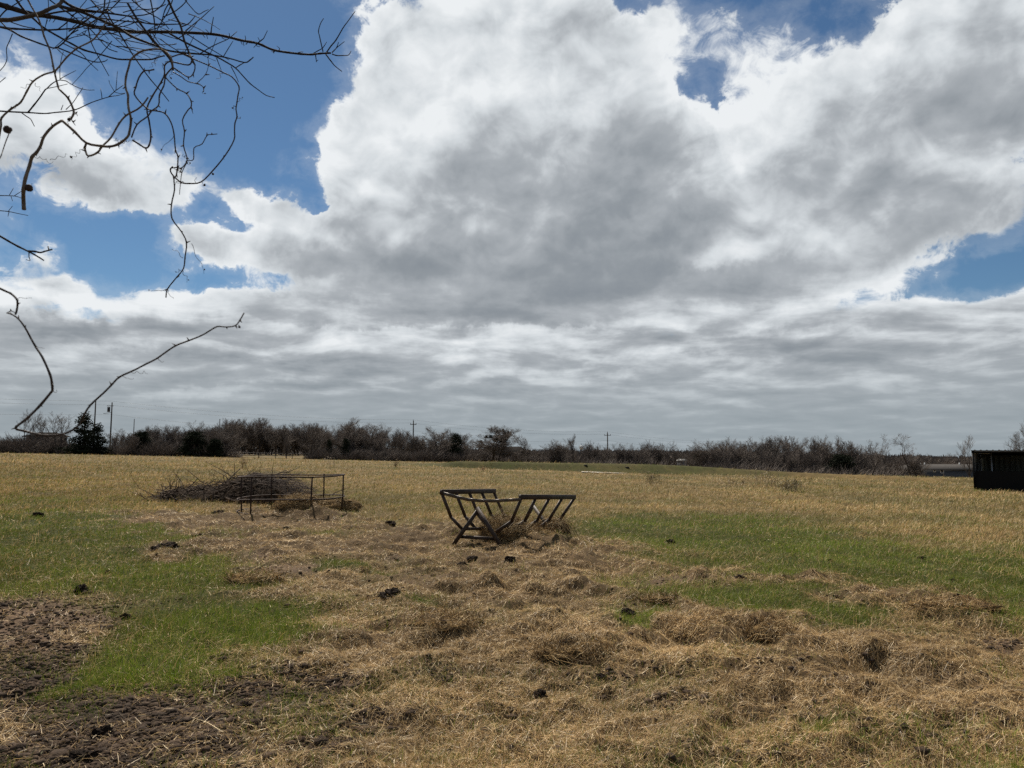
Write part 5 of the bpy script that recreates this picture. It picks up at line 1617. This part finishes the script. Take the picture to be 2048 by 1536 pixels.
TW = [  # points, thickness at start and end, distance
    ([(117, 11), (139, 18), (161, 23), (183, 32), (220, 48), (242, 59), (262, 72), (288, 83), (310, 91), (332, 100), (361, 105), (398, 108), (423, 110), (456, 116), (489, 125), (500, 120), (507, 114)], 5.0, 1.4, 3.5),
    ([(126, 1), (139, 10), (161, 19), (183, 22), (205, 25), (228, 28), (249, 31), (262, 34), (290, 46), (322, 49), (370, 48)], 4.4, 1.2, 3.5),
    ([(88, 30), (117, 24), (140, 22), (165, 23), (200, 24), (215, 18), (230, 28), (262, 32), (300, 27), (325, 9), (332, -8)], 2.6, 1.3, 3.8),
    ([(29, -6), (48, 20), (70, 40), (88, 56), (117, 73), (146, 89), (168, 100), (198, 108), (234, 118), (264, 119), (300, 119), (312, 116), (329, 111)], 3.6, 1.8, 3.6),
    ([(214, 20), (220, 37), (237, 63), (264, 107), (284, 136), (302, 160), (324, 185), (338, 203)], 2.4, 1.2, 3.9),
    ([(176, 56), (179, 69), (183, 86), (198, 116), (208, 134), (218, 152)], 1.9, .9, 3.9), ([(125, 86), (161, 105), (176, 122), (196, 141)], 1.8, .9, 3.8),
    ([(115, 95), (139, 105), (168, 117), (190, 124), (208, 123), (215, 119)], 2.2, 1.0, 3.8), ([(113, 96), (122, 105), (132, 113)], 1.4, .8, 3.8),
    ([(255, 6), (276, 41), (308, 82), (332, 108), (343, 124), (346, 140)], 3.2, 3.4, 3.4), ([(300, -6), (308, 37), (310, 63)], 2.0, 1.4, 3.8),
    ([(334, -6), (348, 26), (361, 51), (368, 79), (379, 108), (385, 122), (390, 130)], 3.6, 2.4, 3.3), ([(326, 34), (346, 25), (360, 15), (371, 4), (376, -6)], 1.5, 1.2, 3.9),
    ([(371, 62), (388, 48), (405, 34), (418, 22), (428, 13)], 1.6, .8, 4.2), ([(366, -6), (380, 12), (396, 28), (408, 23), (417, 19)], 1.7, .8, 4.0), ([(361, 54), (376, 48), (385, 39), (391, 31)], 1.8, .9, 4.1),
    ([(200, 36), (228, 40), (258, 43), (317, 48), (370, 48)], 2.0, 1.2, 3.9),
    ([(339, 67), (373, 86), (405, 101), (434, 114), (452, 124), (471, 136), (486, 152), (500, 167), (517, 180), (533, 191), (549, 195)], 2.9, 1.0, 4.1),
    ([(373, 67), (405, 88), (443, 111), (458, 120)], 1.6, .9, 4.2), ([(401, 107), (420, 95), (438, 86), (456, 78), (474, 63)], 1.6, .8, 4.0), ([(447, 113), (456, 98), (466, 82)], 1.3, .7, 4.0), ([(433, 116), (438, 129), (443, 142)], 1.4, .7, 4.1), ([(462, 133), (470, 148), (477, 164)], 1.3, .7, 4.1), ([(471, 136), (480, 130), (489, 125)], 1.5, 1.2, 4.1),
    ([(653, 105), (662, 92), (672, 80), (686, 56), (694, 45), (702, 34), (710, 23)], 2.2, 1.0, 4.5), ([(646, 103), (642, 86), (639, 72), (637, 62), (641, 47), (647, 37)], 1.7, .9, 4.5), ([(652, 109), (661, 121), (670, 132), (684, 143)], 2.0, 1.2, 4.5),
    ([(664, 108), (673, 111), (685, 111), (697, 110), (702, 102)], 1.7, .9, 4.5), ([(664, 105), (669, 100), (675, 94), (689, 83)], 1.9, .9, 4.5), ([(672, 97), (675, 91), (677, 84)], 1.2, .8, 4.5), ([(631, 109), (632, 117), (633, 124)], 1.7, 1.0, 4.5), ([(633, 122), (636, 120)], 1.0, .8, 4.5),
    ([(516, 86), (522, 81), (527, 77), (531, 69), (535, 61)], 1.6, .8, 4.3), ([(520, 83), (518, 79), (516, 75)], 1.0, .7, 4.3), ([(422, 67), (423, 56), (427, 34)], 2.0, .9, 4.2), ([(625, 108), (635, 102), (644, 97), (649, 91), (653, 84)], 1.5, .8, 4.5), ([(405, 69), (410, 75)], 1.2, .8, 4.2),
    ([(495, 84), (493, 88), (491, 88)], 1.4, .8, 4.3), ([(550, 101), (548, 104), (543, 103)], 1.4, .8, 4.4), ([(595, 106), (601, 104), (606, 104)], 1.2, .8, 4.4),
    ([(56, 225), (68, 210), (79, 196), (90, 180), (94, 177), (102, 169), (111, 163), (120, 160)], 2.2, 1.2, 4.2), ([(120, 160), (132, 162), (140, 167), (151, 173), (161, 177), (175, 180), (189, 180)], 1.3, .7, 4.2), ([(94, 177), (114, 173), (135, 168)], 1.0, .6, 4.2), ([(120, 158), (136, 149), (152, 141)], 1.1, .6, 4.2), ([(120, 160), (120, 135), (124, 112), (127, 103)], 1.0, .6, 4.2),
    ([(132, 219), (146, 205), (156, 190), (163, 180), (166, 175)], 1.2, .7, 4.3), ([(44, 226), (52, 232), (61, 238), (65, 245), (69, 253)], 1.7, .8, 4.2), ([(122, 220), (126, 210)], 1.2, .8, 4.2), ([(204, 197), (203, 188), (201, 177)], 1.0, .6, 4.3), ([(229, 183), (224, 175), (219, 166), (218, 160)], .9, .5, 4.3), ([(232, 180), (233, 165), (235, 142)], .9, .5, 4.3), ([(217, 194), (229, 183), (240, 175), (247, 170)], 1.2, .8, 4.3), ([(229, 184), (240, 187), (250, 186)], .9, .6, 4.3),
    ([(-4, 391), (29, 392), (42, 396)], 1.3, .8, 4.0), ([(19, 390), (27, 376)], 1.0, .6, 4.0), ([(22, 392), (25, 402)], .9, .6, 4.0), ([(28, 392), (42, 383)], 1.0, .7, 4.0), ([(-4, 421), (17, 423), (36, 427), (56, 431)], 1.3, .7, 4.0), ([(17, 422), (25, 412)], .9, .6, 4.0), ([(18, 424), (16, 433)], .9, .6, 4.0),
    ([(57, 502), (70, 503), (81, 505), (92, 502), (104, 499)], 3.0, 2.2, 2.9), ([(98, 500), (96, 493)], 2.0, 1.6, 2.9), ([(58, 505), (58, 514), (60, 521), (52, 519)], 1.2, .8, 2.9),
    ([(25, 67), (19, 82), (13, 97), (14, 117), (10, 129), (5, 136), (-2, 143)], 1.2, .9, 3.7), ([(11, 155), (-2, 166)], 1.2, .9, 3.7), ([(96, -4), (97, 18), (92, 48), (86, 70)], 1.0, .8, 3.6), ([(95, 40), (90, 55)], 1., .7, 3.6),
    ([(-4, 38), (10, 22), (25, 12), (50, -4)], 1.8, 1.2, 3.6), ([(0, 42), (16, 58), (22, 62)], 2.0, 1.2, 3.6), ([(22, 44), (45, 52), (70, 57)], 1.6, 1.2, 3.7), ([(95, -4), (118, 14), (140, 28), (158, 42), (175, 54), (188, 66), (205, 86), (218, 98), (235, 104)], 2.2, 1.2, 3.9), ([(178, -4), (200, 20), (225, 50), (240, 64)], 2.2, 1.6, 3.9), ([(210, -4), (207, 22), (198, 36), (184, 52)], 2.0, 1.2, 3.9), ([(246, -6), (222, 18), (208, 26)], 1.5, 1.2, 3.9),
    ([(260, -4), (280, 14), (298, 26), (322, 40), (338, 58)], 2.0, 1.2, 3.9), ([(270, 0), (285, 18), (315, 16), (332, 8)], 1.5, 1.0, 3.9), ([(340, 4), (330, 20), (322, 48)], 1.8, 1.0, 3.9), ([(345, 0), (336, 24), (318, 52), (304, 86)], 1.5, 1.0, 3.9), ([(165, 66), (185, 78), (205, 80), (222, 95)], 1.5, .8, 3.9), ([(132, 80), (148, 74), (166, 70), (172, 62)], 1.3, .8, 3.9), ([(134, 44), (134, 60), (133, 80)], 1.0, .7, 4.0), ([(240, 64), (262, 66), (300, 60), (330, 50)], 1.6, 1.0, 3.9),
    ([(262, 34), (275, 50), (292, 66), (310, 88), (330, 98)], 1.6, 1.1, 3.9), ([(318, 66), (340, 74), (362, 80)], 1.3, .8, 3.9), ([(320, 78), (340, 92), (360, 104)], 1.3, .8, 3.9), ([(305, 66), (318, 86), (330, 94)], 1.4, .8, 3.9), ([(366, 108), (378, 92), (388, 72)], 1.1, .7, 4.0), ([(415, 116), (424, 100), (433, 75)], 1.1, .7, 4.0),
]
for i, (pts, a, b_, dd) in enumerate(TW):
    stick('twig', pts, a * 1.3 + .2, b_ * 1.25 + .2, dd, m_limb, TREE, None, 3, .02, 6)
# more thin shoots in the thick of the tangle
for i in range(34):
    x0 = RB.uniform(110, 380); y0 = float(np.interp(x0, [a for a, _ in LA], [b_ for _, b_ in LA])) + RB.uniform(-58, 34)
    an = RB.choice((RB.gauss(.35, .35), RB.gauss(-.6, .3), RB.gauss(.15, .2), RB.gauss(2.6, .4))); L = RB.uniform(45, 130); cv = RB.uniform(-.5, .5)
    pts = []
    for s_ in range(6):
        pts.append((x0, y0)); x0 += math.cos(an) * L / 5; y0 += math.sin(an) * L / 5; an += cv / 5 + RB.gauss(0, .09)
    stick('twig', pts, RB.uniform(1.6, 2.8), .9, RB.uniform(3.6, 4.1), m_limb, TREE, None, 3, .02, 5)
# spurs and buds on the larger limbs
for i in range(26):
    k_ = RB.randrange(3, len(LA) - 1); px, py = LA[k_]; px += RB.uniform(-12, 12)
    py = float(np.interp(px, [a for a, _ in LA], [b_ for _, b_ in LA]))
    s_ = RB.choice((-1, 1)); dd = 3.9 + .6 * k_ / len(LA)
    stick('spur', [(px, py), (px + RB.uniform(-3, 3), py + s_ * RB.uniform(3, 6)), (px + RB.uniform(-5, 6), py + s_ * RB.uniform(6, 11))], 2.0, 1.0, dd, m_limb, TREE, None, 2, 0., 5)


# --- vines
def coil(mb, p, d, L, turns, rad, r_, seed):
    g = random.Random(seed); d = Vector(d).normalized()
    s = d.cross(Vector((0, 1, .2))).normalized(); u = d.cross(s)
    pts = []; ph = g.uniform(0, 6)
    n_ = int(turns * 14) + 6
    for i in range(n_):
        t = i / (n_ - 1); a = t * turns * 2 * math.pi
        rr = rad * (.8 + .4 * math.sin(t * 9 + ph)) * min(1, 4 * t)
        pts.append(p + d * L * t + (s * math.cos(a) + u * math.sin(a)) * rr + Vector((0, 0, -.15 * L * t * t)))
    mb.tube(pts, [r_ * (1 - .5 * i / n_) for i in range(n_)], 5)


def vine(label, lines, depth, mat, thorns=True, tendrils=(), wscale=1.0):
    """lines: (points, thickness start, end). Thorns sit at the nodes, tendrils at (px, py, dx, dy, turns, ball)"""
    root = thing('thorny_vine', label, 'vine')
    for j, (pts, a, b_) in enumerate(lines):
        stick('stem', pts, a * wscale, b_ * wscale, depth + .03 * j, mat, root, None, 3, .012, 8)
        if thorns:
            for i in range(1, len(pts) - 1):
                (x0, y0), (x1, y1), (x2, y2) = pts[i - 1], pts[i], pts[i + 1]
                if not (0 < x1 < 700) or RB.random() < .35: continue
                tx_, ty_ = (x0 + x2) / 2 - x1, (y0 + y2) / 2 - y1
                l_ = math.hypot(tx_, ty_)
                if l_ < 1.2: tx_, ty_ = -(y2 - y0), x2 - x0; l_ = math.hypot(tx_, ty_) + 1e-6
                ux, uy = -tx_ / l_, -ty_ / l_
                ex, ey = ux * RB.uniform(5, 9) + RB.uniform(-2, 2), uy * RB.uniform(5, 9) + RB.uniform(-2, 2)
                dd = depth + .03 * j; P = path3([(x1, y1), (x1 + ex * .5, y1 + ey * .5), (x1 + ex, y1 + ey)], dd)
                mb = MB(); mb.tube(P, [.5 * q * dd / F for q in (3.4, 2.2, .6)], 6); mb.build('thorn', m_vined, root, True)
    for q, (px, py, ddx, ddy, turns, ball) in enumerate(tendrils):
        p = at_depth(px, py, depth); e_ = at_depth(px + ddx, py + ddy, depth)
        mb = MB(); coil(mb, p, e_ - p, (e_ - p).length, turns, 3.2 * depth / F, .55 * depth / F, px)
        mb.build('tendril', m_tendril, root, True)
        if ball:
            bm = bmesh.new(); bmesh.ops.create_icosphere(bm, subdivisions=3, radius=.72 * ball * depth / F)
            for v in bm.verts: v.co *= 1 + .35 * (float(vnoise(np.float64(v.co.x * 400), np.float64(v.co.y * 400 + v.co.z * 300), 5)) - .5)
            me = bpy.data.meshes.new('seed_head'); bm.to_mesh(me); bm.free(); me.materials.append(m_tendril)
            o = bpy.data.objects.new('seed_head', me); COL.objects.link(o); o.parent = root; o.location = e_
    return root


vine('thick tan vine that hangs lowest in the upper left, ending in a cut tip', [
    ([(124, 241), (105, 253), (88, 273), (81, 292), (73, 305), (64, 314), (59, 332), (51, 356), (47, 380), (47, 400), (48, 419)], 4.6, 7.4),
    ([(346, 137), (343, 118), (330, 102), (312, 98), (293, 100), (278, 105), (262, 119), (258, 132), (252, 154), (251, 174), (256, 190), (256, 205), (258, 221), (262, 239), (259, 263), (254, 275), (237, 288), (220, 293), (203, 292), (173, 286), (149, 263), (124, 241)], 3.4, 5.0),
    ([(173, 286), (170, 294), (171, 302), (177, 312), (195, 305), (205, 292), (222, 275), (237, 249), (252, 231), (274, 219), (286, 209), (296, 195)], 4.0, 3.2)], 2.3, m_vine, True,
    ((66, 312, 40, 8, 3, 0), (100, 320, 36, -16, 2.2, 0), (172, 292, -30, 22, 4, 3.2), (240, 286, 30, -10, 3, 0), (232, 290, 22, -14, 3, 0), (50, 372, -6, 20, 2, 0), (50, 380, 8, -4, 2.5, 10), (47, 378, 18, -14, 2, 0), (243, 284, -14, -8, 3, 0)))
vine('pale vine bending down to the left edge of the frame', [
    ([(214, 40), (205, 56), (195, 70), (183, 82), (154, 97), (132, 116), (111, 141), (88, 149), (66, 163), (54, 182), (41, 205), (22, 218), (3, 236), (2, 251), (-4, 285)], 2.6, 4.0)], 2.7, m_vine, True, ((70, 166, 14, 12, 1.5, 0), (60, 168, -18, 6, 1.5, 0), (40, 207, -16, 8, 1.2, 0)))
vine('vine dropping straight from the top edge to a dark bud', [
    ([(52, -20), (56, 0), (78, 40), (88, 72), (100, 101), (107, 135), (116, 173), (122, 182), (136, 196), (146, 217), (147, 228), (141, 239)], 3.2, 4.2), ([(147, 222), (152, 226), (155, 232)], 2.2, 1.0), ([(141, 236), (146, 244), (151, 251)], 3., .9)], 2.6, m_vine, True, ((141, 233, -3, 6, 2, 4.5), (141, 241, -6, 9, 1, 0)))
vine('looping dark vine knotted in the middle of the twig tangle', [
    ([(343, 114), (364, 108), (382, 114), (383, 124), (376, 130), (355, 126), (339, 123), (329, 132), (329, 149), (320, 168), (305, 192), (294, 217), (298, 241), (302, 271), (298, 291), (291, 296), (279, 289), (265, 280)], 2.6, 3.4),
    ([(346, 134), (332, 150), (329, 165), (327, 173), (319, 190), (317, 211), (303, 222), (295, 233), (274, 249), (263, 275)], 3.0, 2.6),
    ([(348, 136), (360, 144), (376, 154), (386, 148), (390, 130), (379, 108)], 2.6, 2.2), ([(346, 144), (360, 152), (376, 163), (393, 167), (403, 171), (407, 176), (407, 184)], 2.2, 1.6), ([(393, 167), (411, 149), (417, 129), (415, 113)], 1.5, 1.0)], 2.9, m_vined, True, ((344, 140, -2, 16, 2, 2.2), (312, 118, -10, 16, 2.5, 0), (322, 104, -14, 22, 3, 0), (335, 122, -10, 14, 2, 0), (407, 182, 3, 5, 1, 1.5)))
vine('long thin vine that wanders down to the level of the low cloud bank', [
    ([(308, 139), (298, 141), (288, 142), (278, 155), (272, 173), (269, 189), (285, 209), (300, 220), (314, 222), (330, 227), (342, 245), (348, 268), (351, 300), (356, 315), (353, 349), (348, 358), (349, 380), (343, 409), (344, 437), (362, 462), (373, 485), (370, 514), (367, 537), (353, 555), (335, 578), (332, 595)], 2.9, 2.4)], 2.8, m_vined, True,
    ((383, 487, 26, 52, 1.2, 2.), (366, 516, -20, -24, 1, 0), (365, 540, 12, 20, 1.5, 1.6), (362, 540, -10, 4, 1.5, 1.4), (336, 580, 8, 16, 1, 0), (334, 578, -36, 2, .4, 1.4), (347, 273, -24, 26, .5, 2.)))
vine('crooked vine with a side shoot that zigzags out to the right', [
    ([(329, 149), (333, 157), (354, 177), (373, 187), (382, 202), (382, 214), (376, 220), (365, 240), (369, 263), (367, 291), (374, 315), (372, 326), (363, 336), (355, 335), (345, 336)], 2.4, 2.2),
    ([(374, 321), (387, 319), (388, 296), (404, 288), (414, 271), (424, 269), (434, 268)], 2.0, 1.6), ([(372, 328), (364, 345), (361, 366), (359, 389)], 1.9, 1.2), ([(382, 214), (386, 227)], 1.8, 1.)], 2.9, m_vined, True,
    ((374, 319, -8, -12, 2.5, 0), (372, 322, 8, 4, 2, 2.), (356, 335, 6, 8, 2.5, 0), (350, 334, 10, 10, 2, 0), (353, 341, 4, -8, 1.5, 1.4), (360, 362, -14, 8, 1, 0)))
vine('dark vine making a wide hook on the right of the hanging vines', [
    ([(365, 108), (389, 119), (420, 132), (446, 145), (464, 154), (478, 173), (476, 190), (474, 205), (472, 218), (474, 233), (470, 246), (469, 262), (468, 280), (451, 310), (425, 342), (402, 364), (379, 367), (363, 365), (349, 354), (342, 345), (341, 338), (346, 333)], 2.4, 2.8)], 3.2, m_vined, False,
    ((473, 205, 12, -10, 1.5, 1.5), (471, 212, -6, 4, 1, 2.2), (475, 234, 5, 2, 1, 1.6), (451, 310, -6, 6, 1, 0), (424, 343, 2, 5, .5, 3.), (403, 364, 6, 6, .5, 3.2), (392, 366, -1, -14, .6, 0), (372, 366, -18, -6, 1.2, 0), (446, 146, -10, 12, 1.5, 0)))
vine('long vine in a wide bow across the low left sky, its tip curving up right', [
    ([(-260, 470), (-120, 515), (0, 577), (20, 586), (33, 598), (35, 609), (33, 623), (31, 628)], 4.2, 3.6), ([(14, 626), (24, 629), (37, 638), (50, 655), (62, 677), (72, 695), (85, 715), (100, 749), (104, 768), (105, 781)], 2.6, 4.6),
    ([(105, 781), (81, 810), (54, 837), (31, 856), (49, 862), (72, 868), (95, 871), (127, 868), (151, 856), (163, 842), (168, 830), (181, 810), (207, 786), (223, 770), (239, 754), (269, 740), (290, 729), (312, 718), (332, 704), (352, 691), (378, 681), (403, 671), (420, 661), (435, 653), (453, 654), (471, 651), (480, 640), (488, 626)], 4.6, 2.4), ([(14, 626), (22, 622), (32, 626)], 1.6, 1.4)], 1.75, m_vined, True,
    ((33, 598, 30, -8, .6, 0), (64, 684, 24, 10, .8, 0), (106, 783, 10, -4, 1.2, 0), (30, 855, 6, -16, 1.2, 0), (260, 745, 36, -4, 2.5, 0), (244, 753, 22, 2, .8, 0), (473, 652, 6, 2, 1.5, 3.2), (316, 718, 10, 4, .8, 0)))
st = thing('seed_stalk', 'thin stalk with a round dark seed head at the left edge', 'seed head')
stick('stalk', [(-4, 322), (2, 312), (7, 297), (12, 282), (17, 270), (19, 263)], 1.8, 2.0, 2.0, m_vine, st)
bm = bmesh.new(); bmesh.ops.create_icosphere(bm, subdivisions=3, radius=7.5 * 2.0 / F)
for v in bm.verts: v.co *= 1 + .4 * (float(vnoise(np.float64(v.co.x * 300), np.float64(v.co.y * 300 + v.co.z * 260), 6)) - .5)
me = bpy.data.meshes.new('seed_head'); bm.to_mesh(me); bm.free(); me.materials.append(m_tendril)
o = bpy.data.objects.new('seed_head', me); COL.objects.link(o); o.parent = st; o.location = at_depth(15, 259, 2.0)
